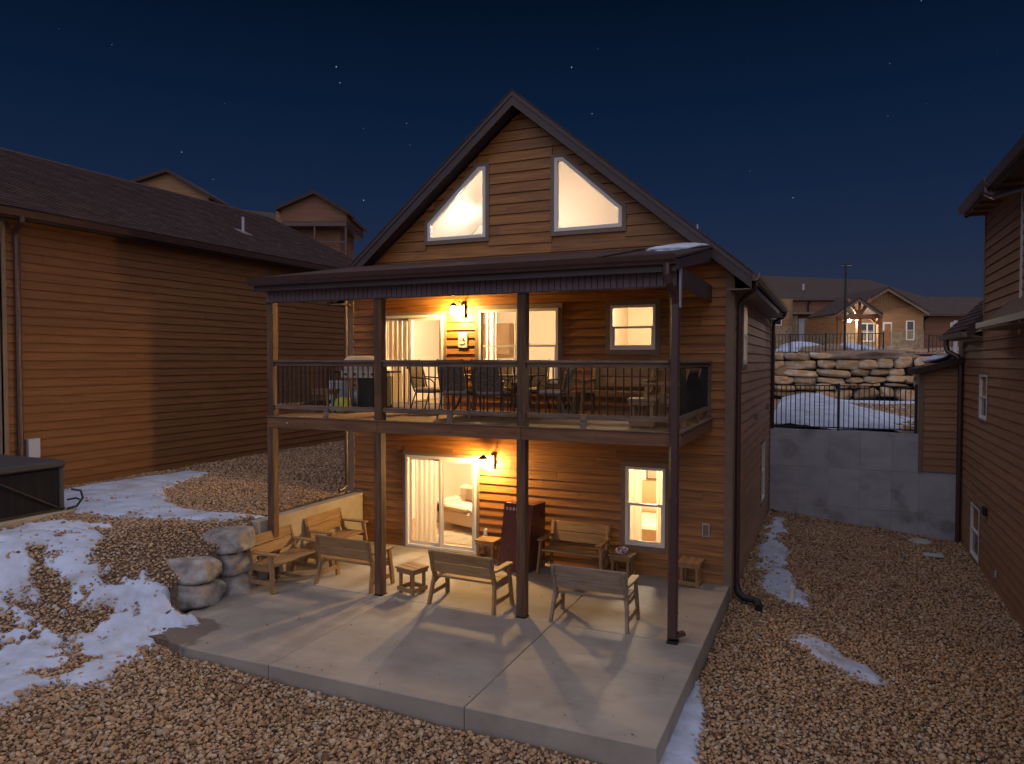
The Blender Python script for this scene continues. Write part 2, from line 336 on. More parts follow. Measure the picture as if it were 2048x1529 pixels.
def window(parent, T, x0, x1, z0, z1, trim=.085, cols=1, hung=True, pane='glass', split=.5, blind=None, tm='trim', sill=False):
    """x0..z1 = outer edge of the trim boards"""
    t = trim; a, b, c, d = x0+t, x1-t, z0+t, z1-t
    fw = .045
    mb = MB(T); ringpoly(mb, rect(a, b, c, d), rect(a+fw, b-fw, c+fw, d-fw), -.052, .03)
    w = (b-a)/cols
    for k in range(1, cols): mb.box(a+k*w-.03, a+k*w+.03, -.050, .028, c+fw, d-fw)
    f = mb.build('window', 'white', parent)
    for nm, bx in (('head_trim', (x0, x1, -.046, -.002, z1-t, z1)), ('sill_trim', (x0, x1, -.048, -.002, z0, z0+t)), ('side_trim', (x0, x0+t, -.044, -.002, z0+t, z1-t)), ('side_trim', (x1-t, x1, -.044, -.002, z0+t, z1-t))):
        MB(T).box(*bx).build(nm, tm, f)
    zm = c+(d-c)*split
    for k in range(cols):
        p, q = a+k*w+(fw if k == 0 else .03), a+(k+1)*w-(fw if k == cols-1 else .03)
        if hung:
            ringpoly(MB(T), rect(p, q, c+fw, zm+.02), rect(p+.03, q-.03, c+fw+.035, zm-.015), -.022, .012).build('sash', 'white', f)
            MB(T).box(p, q, -.040, -.024, zm-.018, zm+.020).build('meeting_rail', 'white', f)
            MB(T).box(p+.03, q-.03, -.008, -.003, c+fw+.035, zm-.015).build('pane', pane, f)
            MB(T).box(p, q, .006, .011, zm+.02, d-fw).build('pane', pane, f)
        else:
            MB(T).box(p, q, .000, .005, c+fw, d-fw).build('pane', pane, f)
        if blind: MB(T).box(p, q, .05, .06, lin(c, d, blind), d-fw).build('blind', 'blind', f)
    if pane == 'darkpane': pass
    return f

# ------------------------------------------------------------------ ground
def hgt(x, y):
    x = np.asarray(x, float); y = np.asarray(y, float)
    low = np.where(x > 7.65, -.28-.37*ss(7.65, 12.1, x), -.12-.16*np.clip((x-1)/6.65, 0, 1))
    d = .69*(x-.2)-.73*(y+3.0)
    hill = low+(1.0-low)*(1-ss(-.2, 2.5, d))
    bx = np.where(y > 0, .11, np.where(y > -3.0, .21, .25))
    r = np.where(x < bx, hill, np.where(y > -4.9, low, hill))
    return r
def hgtn(x, y):
    return hgt(x, y)+.022*np.sin(x*2.1+1.3*np.sin(y*1.7))*np.cos(y*1.9+x*.7)
def grid_mesh(name, m, xs, ys, fz, keep=None, smooth=True):
    X, Y = np.meshgrid(xs, ys); Z = fz(X, Y); nx, ny = len(xs), len(ys)
    vs = np.stack([X.ravel(), Y.ravel(), Z.ravel()], 1)
    i = np.arange(ny-1)[:, None]*nx+np.arange(nx-1)[None]; q = np.stack([i, i+1, i+nx+1, i+nx], -1).reshape(-1, 4)
    if keep is not None:
        kk = keep(X, Y).ravel(); q = q[kk[q].any(1)]
    me = bpy.data.meshes.new(name); me.from_pydata(vs.tolist(), [], q.tolist()); me.materials.append(M[m])
    if smooth: me.polygons.foreach_set('use_smooth', [True]*len(me.polygons))
    o = bpy.data.objects.new(name, me); col.objects.link(o); return o
def yardz(X, Y): return hgtn(X, Y)-.012
g = grid_mesh('gravel_ground', 'soil', np.arange(-14.04, 12.3, .1), np.arange(-16, 8.11, .1), yardz); g['kind'] = 'structure'
g = grid_mesh('side_ground', 'soil', np.arange(-14.04, .2, .2), np.arange(8.0, 14.1, .2), lambda X, Y: 1.0+0*X-.012); g['kind'] = 'structure'

def farz(X, Y):
    z = 1.95+0*X
    z = np.where(Y > 24.35, 4.12, z)
    z = np.where((X < 6.2) & (Y > 9), np.minimum(1+(Y-9)*.16, 4.12), z)
    z = z+5.5*ss(-2, -16, X)*ss(16, 42, Y)
    z = z+.9*ss(32, 62, Y)*ss(4, 20, X)
    return z
xs = np.unique(np.r_[np.arange(-400, -40, 20), np.arange(-40, 60, 1.0), np.arange(60, 401, 20), 6.0, 6.2, 7.6])
ys = np.unique(np.r_[np.arange(14.2, 24.3, 1.), 24.3, 24.42, np.arange(25, 80, 1.5), np.arange(80, 601, 26)])
g = grid_mesh('far_ground', 'dirt', xs, ys, farz); g['kind'] = 'structure'
g = grid_mesh('upper_yard', 'dirt', np.arange(6.2, 40, .5), np.arange(8.24, 14.9, .5), lambda X, Y: 1.952+.02*np.sin(X*3+Y*2)); g['kind'] = 'structure'
g = grid_mesh('near_ground', 'soil', np.arange(-200, 201, 10), np.r_[-200, -100, -40, -15.9], lambda X, Y: -.75+0*X); g['kind'] = 'structure'

# snow sheets that lie on it
def inpoly(X, Y, P):
    c = np.zeros(X.shape, bool); n = len(P)
    for i in range(n):
        (x1, y1), (x2, y2) = P[i], P[(i+1) % n]
        c ^= ((y1 > Y) != (y2 > Y)) & (X < (x2-x1)*(Y-y1)/((y2-y1) or 1e-9)+x1)
    return c
def pdist(X, Y, P):
    d = np.full(X.shape, 1e9)
    for i in range(len(P)):
        (x1, y1), (x2, y2) = P[i], P[(i+1) % len(P)]; L = (x2-x1)**2+(y2-y1)**2 or 1e-9
        t = np.clip(((X-x1)*(x2-x1)+(Y-y1)*(y2-y1))/L, 0, 1); d = np.minimum(d, np.hypot(X-x1-t*(x2-x1), Y-y1-t*(y2-y1)))
    return np.where(inpoly(X, Y, P), d, -d)
_rs = np.random.RandomState(5); _G = _rs.rand(8, 64, 64)
def vnoise(X, Y, s, k=0):
    x, y = X*s+91.3*(k+1), Y*s+37.7*(k+1); i, j = np.floor(x).astype(int), np.floor(y).astype(int); u, v = x-i, y-j; u, v = u*u*(3-2*u), v*v*(3-2*v); G = _G[k % 8]
    f = lambda a, b: G[a % 64, b % 64]
    return (f(i, j)*(1-u)+f(i+1, j)*u)*(1-v)+(f(i, j+1)*(1-u)+f(i+1, j+1)*u)*v
def fbm(X, Y, s, k=0): return (vnoise(X, Y, s, k)*.5+vnoise(X, Y, s*2.1, k+1)*.27+vnoise(X, Y, s*4.3, k+2)*.15+vnoise(X, Y, s*9, k+3)*.08)-.5
S1 = [(-5.66, -2.35), (-5.5, -.95), (-5.25, .63), (-4.46, .47), (-3.92, -.82), (-3.54, -1.58), (-2.52, -2.41), (-.85, -2.76), (.09, -2.51), (.16, -2.75), (.0, -3.05), (-.26, -3.33), (-.95, -3.47), (-1.65, -3.62), (-2.52, -3.83), (-2.99, -3.91), (-6, -4.2)]
S2 = [(-3.45, -5.55), (-3.1, -4.25), (-2.74, -4.05), (-2.17, -4.1), (-1.9, -4.75), (-1.27, -4.6), (-.84, -4.8), (-.75, -4.96), (-.16, -5.07), (.24, -4.8), (.34, -4.0), (.42, -3.7), (.62, -4.3), (.64, -5.25), (.93, -5.62), (1.33, -5.99), (1.2, -6.5), (.9, -6.94), (.9, -7.6), (-1.5, -8.6), (-6, -8.8), (-6, -6.5)]
S3 = [(7.78, 7.4), (8.15, 7.1), (8.23, 5.08), (8.42, 3.47), (8.55, 2.28), (8.70, 1.31), (9.0, 1.15), (8.9, .45), (8.45, .35), (7.99, 1.04), (8.12, 2.03), (7.85, 2.34), (7.78, 4.03), (7.8, 5.51)]
S4 = [(8.62, -.88), (8.96, -.78), (9.21, -1.10), (9.42, -1.48), (9.66, -1.55), (9.96, -1.89), (9.80, -2.1), (9.49, -2.02), (9.21, -1.94), (8.90, -1.55), (8.6, -1.3)]
S5 = [(7.60, -3.2), (7.75, -3.3), (7.88, -4.04), (7.95, -4.86), (8.05, -5.3), (7.9, -6.1), (7.6, -6.2), (7.6, -4.82), (7.6, -4.37)]
def ridge_noise(X, Y):
    return fbm(X, Y, 1.3, 0)*1.15+fbm(X, Y, 4.2, 3)*.75+fbm(X, Y, 11, 5)*.22
def thick(X, Y):
    """snow depth; negative where the stones are bare"""
    n = ridge_noise(X, Y)
    t1 = np.minimum(pdist(X, Y, S1)*1.1, .34)+n*.28-.03
    t2 = np.minimum(pdist(X, Y, S2)*1.0, .30)+n*1.40-.15+.6*np.minimum(0, fbm(X, Y, .9, 6)+.05)-1.3*np.maximum(0, fbm(X, Y, 3.1, 1)-.02)*ss(-7.2, -5.9, Y)-.30*ss(-4.9, -4.2, Y)*ss(.30, .62, fbm(X, Y, 2.3, 2)+.5)
    t3 = np.minimum(pdist(X, Y, S3)*1.3, .22)+n*.50-.035
    t4 = np.minimum(pdist(X, Y, S4)*1.6, .12)-.045+n*.40
    t5 = np.minimum(pdist(X, Y, S5)*2, .2)+n*.25
    t = np.maximum.reduce([t1, t2, t3, t4, t5])
    return t
def snowz(X, Y):
    t = thick(X, Y); return hgtn(X, Y)+np.clip(t*.42, -.05, .060)+.012*fbm(X, Y, 9, 2)
for nm, xr, yr, st in (('snow_patch', (-6.04, 1.7), (-9.0, .7), .035), ('snow_strip', (7.7, 10.1), (-2.3, 7.9), .04), ('snow_strip', (7.66, 8.2), (-6.3, -3.1), .035)):
    o = grid_mesh(nm, 'snow', np.arange(*xr, st), np.arange(*yr, st), snowz, lambda X, Y: (thick(X, Y) > .0) & ((X < .2) | (X > 7.6) | (Y < -3.4))); o['kind'] = 'structure'

# river gravel: stones of real size, placed one by one on the beds
def stone_mesh(i):
    bm = bmesh.new(); bmesh.ops.create_icosphere(bm, subdivisions=2 if i < 6 else 1, radius=.5)
    sx, sy, sz = random.uniform(.85, 1.25), random.uniform(.62, .95), random.uniform(.42, .72)
    off = Vector((i*7.3, i*3.1, 0))
    for v in bm.verts:
        k = 1+.30*mnoise.noise(v.co*1.9+off)+.12*mnoise.noise(v.co*4.3+off); v.co = Vector((v.co.x*sx*k, v.co.y*sy*k, v.co.z*sz*k))
    me = bpy.data.meshes.new('stone'); bm.to_mesh(me); bm.free(); me.materials.append(M['gravel'])
    me.polygons.foreach_set('use_smooth', [True]*len(me.polygons))
    return me
scoll = bpy.data.collections.new('stone_shapes')
for i in range(9):
    scoll.objects.link(bpy.data.objects.new('stone_shape', stone_mesh(i)))
def scatter(name, pts, rot, scl, idx):
    me = bpy.data.meshes.new(name); me.from_pydata(pts.tolist(), [], [])
    a = me.attributes.new('rot', 'FLOAT_VECTOR', 'POINT'); a.data.foreach_set('vector', rot.astype('f').ravel())
    a = me.attributes.new('scl', 'FLOAT', 'POINT'); a.data.foreach_set('value', scl.astype('f'))
    a = me.attributes.new('idx', 'INT', 'POINT'); a.data.foreach_set('value', idx.astype('i'))
    me.materials.append(M['gravel'])
    o = bpy.data.objects.new(name, me); col.objects.link(o)
    ng = bpy.data.node_groups.new('scatter_stones', 'GeometryNodeTree'); ng.interface.new_socket('Geometry', in_out='INPUT', socket_type='NodeSocketGeometry'); ng.interface.new_socket('Geometry', in_out='OUTPUT', socket_type='NodeSocketGeometry')
    n = ng.nodes; l = ng.links; gi = n.new('NodeGroupInput'); go = n.new('NodeGroupOutput')
    ci = n.new('GeometryNodeCollectionInfo'); ci.inputs[0].default_value = scoll; ci.inputs[1].default_value = True; ci.inputs[2].default_value = True
    ip = n.new('GeometryNodeInstanceOnPoints'); ip.inputs['Pick Instance'].default_value = True
    def at(nm, ty):
        q = n.new('GeometryNodeInputNamedAttribute'); q.data_type = ty; q.inputs[0].default_value = nm; return q.outputs[0]
    l.new(gi.outputs[0], ip.inputs['Points']); l.new(ci.outputs[0], ip.inputs['Instance']); l.new(at('idx', 'INT'), ip.inputs['Instance Index'])
    er = n.new('FunctionNodeEulerToRotation'); l.new(at('rot', 'FLOAT_VECTOR'), er.inputs[0]); l.new(er.outputs[0], ip.inputs['Rotation'])
    l.new(at('scl', 'FLOAT'), ip.inputs['Scale']); l.new(ip.outputs[0], go.inputs[0])
    md = o.modifiers.new('stones', 'NODES'); md.node_group = ng
    o['kind'] = 'stuff'; return o
def bed(x0, x1, y0, y1, sp, smin=.045, smax=.085, keep=None, big=.0):
    rs = np.random.RandomState(int(abs(x0*31+y0*17)*10) % 9999)
    X, Y = np.meshgrid(np.arange(x0, x1, sp), np.arange(y0, y1, sp)); X = X.ravel(); Y = Y.ravel()
    X = X+rs.uniform(-.55, .55, X.size)*sp; Y = Y+rs.uniform(-.55, .55, Y.size)*sp
    s = smin*.72+(smax*1.05-smin*.72)*rs.beta(1.5, 3.4, X.size)
    if big: s = np.where(rs.rand(X.size) < big, s*rs.uniform(1.3, 1.7, X.size), s)
    k = np.ones(X.size, bool)
    k &= ~((X > .22) & (X < 7.68) & (Y > -5.66) & (Y < 8.2) & ~((X < 1.35) & (Y < -5.35+.0*X)))           # patio and house
    k &= ~((X > .0) & (X < .25) & (Y > -3.1)) & (X < 12.1) & (X > -6.06)
    k &= ~((X > -6) & (X < -3.22) & (Y < -3.68) & (Y > -6.9))            # hot tub slab
    t = thick(X, Y)
    c_ = ss(.53, .66, fbm(X, Y, 1.7, 4)+.5); p = np.where(t > .22, .015+.16*c_, np.where(t > .14, .05+.42*c_, np.where(t > .07, .20+.4*c_, np.where(t > .03, .75, 1.))))
    k &= rs.rand(X.size) < p
    if keep is not None: k &= keep(X, Y)
    X, Y, s, t = X[k], Y[k], s[k], t[k]
    Z = hgtn(X, Y)+s*.16+rs.uniform(-.006, .014, X.size)+np.clip(t*.42, 0, .05)*rs.uniform(.35, 1.0, X.size)
    rot = np.stack([rs.normal(0, .38, X.size), rs.normal(0, .38, X.size), rs.uniform(0, 6.28, X.size)], 1)
    return np.stack([X, Y, Z], 1), rot, s, rs.randint(0, 9, X.size)
beds = [bed(-6.1, 12.15, -9.6, -5.5, .042, .044, .090, big=.03), bed(7.66, 12.12, -5.5, 8.0, .042, .044, .086, big=.02), bed(-6.1, .25, -5.5, .6, .043, .044, .080),
        bed(-6.1, .1, .6, 11, .066, .055, .09), bed(.2, 1.5, -5.7, -3.2, .05, .045, .08, keep=lambda X, Y: (X < .55-(Y+4.4)*.45) & (Y < -4.0))]
beds += [bed(-3.5, 12.1, -8.8, -5.5, .045, .020, .036), bed(7.66, 12.0, -5.5, 2.0, .05, .020, .034), bed(-4, .25, -5.5, -3, .05, .020, .034)]
P_ = [np.concatenate([b[i] for b in beds]) for i in range(4)]
gr = scatter('gravel', *P_)
rq = np.random.RandomState(8); nq = 60; gx_ = rq.uniform(.6, 7.5, nq); gy_ = np.where(rq.rand(nq) < .6, -5.5+rq.exponential(.25, nq), rq.uniform(-5.4, -.3, nq)); g3 = scatter('patio_grit', np.stack([gx_, gy_, gx_*0+.004], 1), rq.uniform(0, 6, (nq, 3)), rq.uniform(.012, .035, nq), rq.randint(0, 9, nq)); g3['label'] = 'stray pebbles and grit on the patio'; g3['category'] = 'pebbles'
gr['label'] = 'tan and brown river gravel covering the ground around the houses'; gr['category'] = 'gravel'

# ------------------------------------------------------------------ patio slab
pat = thing('patio', 'pale concrete patio slab under the benches with dark joints', 'patio')
def slab(poly): return MB().prism(poly, lambda u, v, t: (u, v, t), -.34, 0).build('slab_panel', 'conc', pat, bevel=.008)
J = .004
slab([(.31, -2.85+J), (2.86-J, -2.85+J), (2.86-J, -.002), (.31, -.002)])
slab([(2.86+J, -2.85+J), (5.57-J, -2.85+J), (5.57-J, -.002), (2.86+J, -.002)])
slab([(5.57+J, -2.85+J), (7.66, -2.85+J), (7.66, -.002), (5.57+J, -.002)])
slab([(.31, -2.85-J), (.31, -3.9), (.44, -4.6), (.62, -5.1), (.84, -5.40), (1.14, -5.56), (1.6, -5.62), (2.86-J, -5.60), (2.86-J, -2.85-J)][::-1])
slab([(2.86+J, -5.60), (5.57-J, -5.585), (5.57-J, -2.85-J), (2.86+J, -2.85-J)])
slab([(5.57+J, -5.585), (7.66, -5.57), (7.66, -2.85-J), (5.57+J, -2.85-J)])
MB().box(.4, 7.62, -5.5, -.01, -.3, -.02).build('slab_base', 'soil', pat)
# damp patch on the front left corner: darker wet concrete
pm = M['conc'].node_tree; pn = pm.nodes; pl = pm.links; pb = pn['Principled BSDF']; old = pb.inputs['Base Color'].links[0].from_socket
tcx = pn.new('ShaderNodeTexCoord'); vm = pn.new('ShaderNodeVectorMath'); vm.operation = 'DISTANCE'; vm.inputs[1].default_value = (.92, -5.28, -.05); pl.new(tcx.outputs['Object'], vm.inputs[0])
nn = pn.new('ShaderNodeTexNoise'); nn.inputs['Scale'].default_value = 3.2; nn.inputs['Detail'].default_value = 4; pl.new(tcx.outputs['Object'], nn.inputs[0])
ma = pn.new('ShaderNodeMath'); ma.operation = 'MULTIPLY_ADD'; ma.inputs[1].default_value = .55; pl.new(nn.outputs[0], ma.inputs[0]); pl.new(vm.outputs['Value'], ma.inputs[2])
mrr = pn.new('ShaderNodeMapRange'); mrr.inputs[1].default_value = .80; mrr.inputs[2].default_value = .86; mrr.inputs[3].default_value = .72; mrr.inputs[4].default_value = 0; pl.new(ma.outputs[0], mrr.inputs[0])
mxx = pn.new('ShaderNodeMixRGB'); mxx.inputs[2].default_value = (.085, .062, .045, 1); pl.new(mrr.outputs[0], mxx.inputs[0]); pl.new(old, mxx.inputs[1]); pl.new(mxx.outputs[0], pb.inputs['Base Color'])

# ------------------------------------------------------------------ main house
house = thing('house', 'two storey brown wood sided cabin with lit gable windows and balcony, in the middle', 'house')
LD = (1.29, 3.00, 0.0, 1.92); LW = (5.79, 6.66, .43, 1.98)
UD = (.62, 2.28, 2.80, 4.71); UW = (2.91, 4.69, 3.25, 4.80); UW2 = (5.50, 6.47, 3.86, 4.81)
holesF = [LD, LW, UD, UW, UW2]
sh = lambda h, e: (h[0]+e, h[1]-e, h[2]+e if h[2] > .2 and abs(h[2]-2.8) > .1 else h[2], h[3]-e)
wallcore(house, T_FRONT, 0, 7.65, -.34, 5.3, [sh(h, .09) for h in holesF], 'siding')
# gable: ridge at x 3.83
XR = 3.83; ZT = 8.66; SL = .833
roofu = lambda x: ZT-.30-SL*abs(x-XR)
def glass_ext(z):
    return (max(.0, XR-(ZT-.30-z)/SL), min(7.65, XR+(ZT-.30-z)/SL))
GW = [(1.80, 6.02), (3.21, 6.02), (3.21, 7.50), (2.95, 7.50), (1.80, 6.47)]
GWR = [(2*XR-x, z) for x, z in GW][::-1]
def inset(P, d):
    n = len(P); c = Vector((sum(p[0] for p in P)/n, sum(p[1] for p in P)/n)); o = []
    for i in range(n):
        a, b, e = Vector(P[i-1]), Vector(P[i]), Vector(P[(i+1) % n])
        n1 = Vector((-(b-a).y, (b-a).x)).normalized(); n2 = Vector((-(e-b).y, (e-b).x)).normalized()
        if n1.dot(c-b) < 0: n1 = -n1
        if n2.dot(c-b) < 0: n2 = -n2
        k = (n1+n2); k *= d/(k.dot(n1)); o.append((b.x+k.x, b.y+k.y))
    return o
def ztop(u, P):     # top edge of the tapered window at u
    u2 = u if u <= XR else 2*XR-u
    return 6.47+(u2-1.80)*(7.50-6.47)/(2.95-1.80) if u2 < 2.95 else 7.5
mb = MB()
brk = sorted([.0, 1.87, 2.95, 3.14, XR, 2*XR-3.14, 2*XR-2.95, 2*XR-1.87, 7.65])
for a, b in zip(brk, brk[1:]):
    win = (a >= 1.86 and b <= 3.15) or (a >= 2*XR-3.15 and b <= 2*XR-1.86)
    def quad(za0, zb0, za1, zb1):
        mb.hexa([(a, .001, za0), (b, .001, zb0), (b, .15, zb0), (a, .15, za0), (a, .001, za1), (b, .001, zb1), (b, .15, zb1), (a, .15, za1)])
    if win:
        quad(5.3, 5.3, 6.09, 6.09); quad(ztop(a, 0)-.06, ztop(b, 0)-.06, roofu(a), roofu(b))
    else: quad(5.3, 5.3, max(roofu(a), 5.301), max(roofu(b), 5.301))
mb.build('gable_wall', 'siding', house)
siding(house, T_FRONT, .095, 7.555, .0, 5.115, .155, [sh(h, .02) for h in holesF], 'siding')
def slL(z):
    if z < 6.03 or z > 7.49: return None
    return (1.82 if z < 6.47 else 1.82+(z-6.47)*1.15/1.03, 3.19)
def slR(z):
    s = slL(z); return None if s is None else (2*XR-s[1], 2*XR-s[0])
siding(house, T_FRONT, .0, 7.65, 5.15, 8.3, .192, [], 'siding', ext=glass_ext, slant=(slL, slR))
for x0, x1 in ((-.03, .095), (7.555, 7.68)): part(house, 'corner_trim', 'trim', x0, x1, -.046, -.001, -.2, 5.28 if x0 > 3 else 5.28)
part(house, 'corner_trim', 'trim', 7.652, 7.697, -.03, .09, -.3, 5.2)
# tapered gable windows
for P in (GW, GWR):
    fr = MB(); i1 = inset(P, .075); i2 = inset(P, .135)
    ringpoly(fr, i1, i2, -.055, .03); f = fr.build('window', 'white', house)
    ringpoly(MB(), P, i1, -.047, -.002).build('window_trim', 'trim', f)
    MB().prism(i2, lambda u, v, t: (u, t, v), .0, .006).build('pane', 'glass', f)
# windows and doors
window(house, T_FRONT, *LW[:2], LW[2], LW[3], split=.52)
window(house, T_FRONT, UW[0], UW[1], UW[2], UW[3], cols=2, split=.5)
window(house, T_FRONT, UW2[0], UW2[1], UW2[2], UW2[3], split=.5)
def sliding_door(x0, x1, z0, z1):
    t = .06; d = ringpoly(MB(), rect(x0+t, x1-t, z0+.012, z1-t), rect(x0+t+.05, x1-t-.05, z0+.06, z1-t-.05), -.055, .06).build('sliding_door', 'white', house)
    part(d, 'head_trim', 'trim', x0, x1, -.048, -.002, z1-t, z1); part(d, 'side_trim', 'trim', x0, x0+t, -.046, -.002, z0, z1-t); part(d, 'side_trim', 'trim', x1-t, x1, -.046, -.002, z0, z1-t)
    a, b, c, e = x0+t+.05, x1-t-.05, z0+.06, z1-t-.05; m = (a+b)/2
    ringpoly(MB(), rect(a, m+.03, c, e), rect(a+.05, m-.02, c+.06, e-.05), .012, .042).build('door_leaf', 'white', d)
    ringpoly(MB(), rect(m-.03, b, c, e), rect(m+.025, b-.05, c+.06, e-.05), -.03, .004).build('door_leaf', 'white', d)
    part(d, 'pane', 'glass', a+.05, m-.02, .024, .029, c+.06, e-.05); part(d, 'pane', 'glass', m+.025, b-.05, -.015, -.010, c+.06, e-.05)
    part(d, 'screen_rail', 'black', m-.045, m-.030, -.022, .012, c, e)
    part(d, 'handle', 'black', m-.060, m-.030, -.06, -.024, c+.72, c+.86)
sliding_door(*LD); sliding_door(*UD)
# outer shell: sides, back, floors
wE = T_EAST(7.65); wW = T_WEST(0)
SW1 = (1.28, 2.02, 3.60, 4.86); SW2 = (5.45, 6.45, .30, 1.85)
wallcore(house, wE, .15, 8.1, -.45, 5.25, [sh(SW1, .07), sh(SW2, .07)], 'siding_red')
siding(house, wE, .095, 8.04, -.35, 5.15, .185, [sh(SW1, .015), sh(SW2, .015)], 'siding_red')
part(house, 'corner_trim', 'trim', 7.651, 7.695, 8.03, 8.12, -.35, 5.2)
window(house, wE, *SW1); MB(wE).box(SW1[0]+.13, SW1[1]-.13, .06, .065, SW1[2]+.13, SW1[3]-.13).build('window_glow', 'window_glow', house); window(house, wE, *SW2, pane='darkpane', blind=.0)  # glowing panel behind the upper pane stands in for a lit room
MB(wW).box(-8.1, -.15, .001, .15, -.4, 5.25).build('wall', 'siding', house); part(house, 'wall', 'siding', .15, 7.5, 7.95, 8.1, -.4, 5.25)
MB().prism([(0, 5.25), (7.65, 5.25), (XR, roofu(XR))], lambda u, v, t: (u, t, v), 7.95, 8.1).build('gable_wall', 'siding', house)
# roof: two slabs, fascia, soffit
for sgn in (-1, 1):
    xe = XR+sgn*4.16; ze = ZT-SL*4.16
    def rs_(t0, t1, y0, y1, nm, m, par=house):
        mbx = MB(); P = [(XR, ZT-t0), (xe, ze-t0), (xe, ze-t1), (XR, ZT-t1)]
        return mbx.prism(P, lambda u, v, t: (u, t, v), y0, y1).build(nm, m, par)
    rs_(.0, .03, -.39, 8.45, 'roof_covering', 'shingle')
    rs_(.031, .29, -.37, -.33, 'rake_board', 'fascia'); rs_(.031, .29, 8.38, 8.42, 'rake_board', 'fascia')
    rs_(.045, .12, -.388, -.371, 'rake_drip_edge', 'fascia')
    rs_(.031, .20, -.329, 8.379, 'roof_deck', 'roofplain')
    rs_(.245, .262, -.329, -.04, 'soffit', 'fascia')
    x0, x1 = sorted((xe-sgn*.02, xe-sgn*.35))
    part(house, 'soffit', 'trim', min(x0, x1), max(x0, x1), -.325, 8.37, ze-.30, ze-.28)
    part(house, 'fascia_board', 'fascia', min(xe, xe-sgn*.02), max(xe, xe-sgn*.02), -.33, 8.38, ze-.30, ze-.032)
    gx = xe+sgn*.002
    gm = MB(); prof = [(0, 0), (sgn*.07, 0), (sgn*.11, .05), (sgn*.115, .12), (sgn*.10, .12), (sgn*.09, .055), (sgn*.06, .015), (sgn*.012, .015), (sgn*.012, .12), (0, .12)]
    gm.prism(prof, lambda u, v, t: (gx+u, t, ze-.16+v), -.30, 8.40).build('gutter', 'fascia' if sgn < 0 else 'trim', house)
part(house, 'roof_vent_pipe', 'galv', 6.56, 6.59, 3.0, 3.03, 6.0, 6.60)
# downspouts
MB().tube([(8.04, -.16, 5.06), (8.04, -.16, 4.98), (8.0, -.10, 4.90), (7.82, .12, 4.80), (7.76, .17, 4.72), (7.745, .18, 4.6), (7.745, .18, -.02), (7.75, .17, -.12)], .045, 8).build('downspout', 'brown_metal', house)
ext = [(7.75, .17, -.05), (7.78, .10, -.13), (7.86, 0, -.17), (7.98, -.05, -.17), (8.08, -.10, -.17), (8.14, -.22, -.19), (8.15, -.36, -.22)]
cp = []
for i in range(len(ext)-1):
    for k in range(8): cp.append(Vector(ext[i]).lerp(Vector(ext[i+1]), k/8))
MB().tube(cp, lambda i: .062 if i % 2 else .054, 10).build('downspout_extension', 'rubber', house, smooth=False)
MB().tube([(8.04, 7.9, 5.06), (8.04, 7.9, 4.97), (7.98, 7.93, 4.90), (7.80, 8.03, 4.82), (7.745, 8.05, 4.7), (7.745, 8.05, -.2), (7.80, 7.95, -.27), (7.95, 7.85, -.28)], .045, 8).build('downspout', 'brown_metal', house)
MB().tube([(-.09, -.05, 5.0), (-.09, -.05, 1.16), (-.11, -.12, 1.08), (-.16, -.22, 1.05)], .042, 8).build('downspout', 'brown_metal', house)
for y, z in ((3.9, 2.55), (6.9, 2.6)): MB(wE).box(y-.05, y+.05, -.09, -.03, z-.07, z+.07).build('vent_hood', 'trim', house)
# interior shells so the lit rooms are real
def room(x0, x1, y1, z0, z1, m, fl='floorwood'):
    b = MB(); b.box(x0, x1, y1, y1+.03, z0, z1); b.box(x0-.03, x0, .152, y1, z0, z1); b.box(x1, x1+.03, .152, y1, z0, z1); b.box(x0, x1, .152, y1, z1, z1+.03)
    b.build('room_wall', m, house); part(house, 'room_floor', fl, x0, x1, .152, y1, z0-.03, z0)
room(.20, 4.6, 4.2, .02, 2.45, 'plaster'); room(4.7, 7.45, 3.4, .02, 2.45, 'plaster')
room(.20, 5.0, 4.6, 2.82, 5.05, 'plaster'); room(5.1, 7.45, 3.0, 2.82, 5.05, 'plaster')
mb = MB(); mb.prism([(.35, 5.42), (2*XR-.35, 5.42), (XR, 8.22)], lambda u, v, t: (u, t, v), 2.031, 2.06); mb.box(.35, 2*XR-.35, .152, 2.03, 5.38, 5.41)
mb.prism([(.35, 5.42), (XR, 8.22), (XR, 8.25), (.35, 5.45)], lambda u, v, t: (u, t, v), .152, 2.03); mb.prism([(2*XR-.35, 5.42), (XR, 8.22), (XR, 8.25), (2*XR-.35, 5.45)][::-1], lambda u, v, t: (u, t, v), .152, 2.03)
mb.build('loft_wall', 'loft_paint', house)
def globe(loc, r, m, label, cat='lamp'):
    t = thing('ceiling_lamp', label, cat, loc)
    MB().lathe([(.0, -r), (r*.6, -r*.8), (r, 0), (r*.6, r*.8), (0.001, r)], n=14).build('globe', m, t, smooth=True); MB().cyl((0, 0, r*.8), (0, 0, r*.8+.12), .05).build('stem', 'white', t)
globe((2.3, 1.7, 2.2), .11, 'room_lamp', 'ceiling globe lamp in the ground floor living room behind the sliding door')
globe((6.1, 1.6, 2.2), .10, 'room_lamp', 'ceiling globe lamp in the ground floor bedroom behind the curtained window')
globe((2.4, .75, 4.90), .09, 'room_lamp_up', 'ceiling globe lamp in the upstairs kitchen behind the wide window')
globe((6.2, .75, 4.90), .055, 'room_lamp_up', 'ceiling globe lamp in the small upstairs room at the right')
globe((2.62, 1.0, 6.60), .035, 'bulb', 'small bright globe seen through the left gable window')
globe((3.83, .75, 6.7), .13, 'loft_fill', 'unseen globe added to light the loft evenly, behind the wall between the two gable windows')  # added out of sight so both gable windows glow evenly
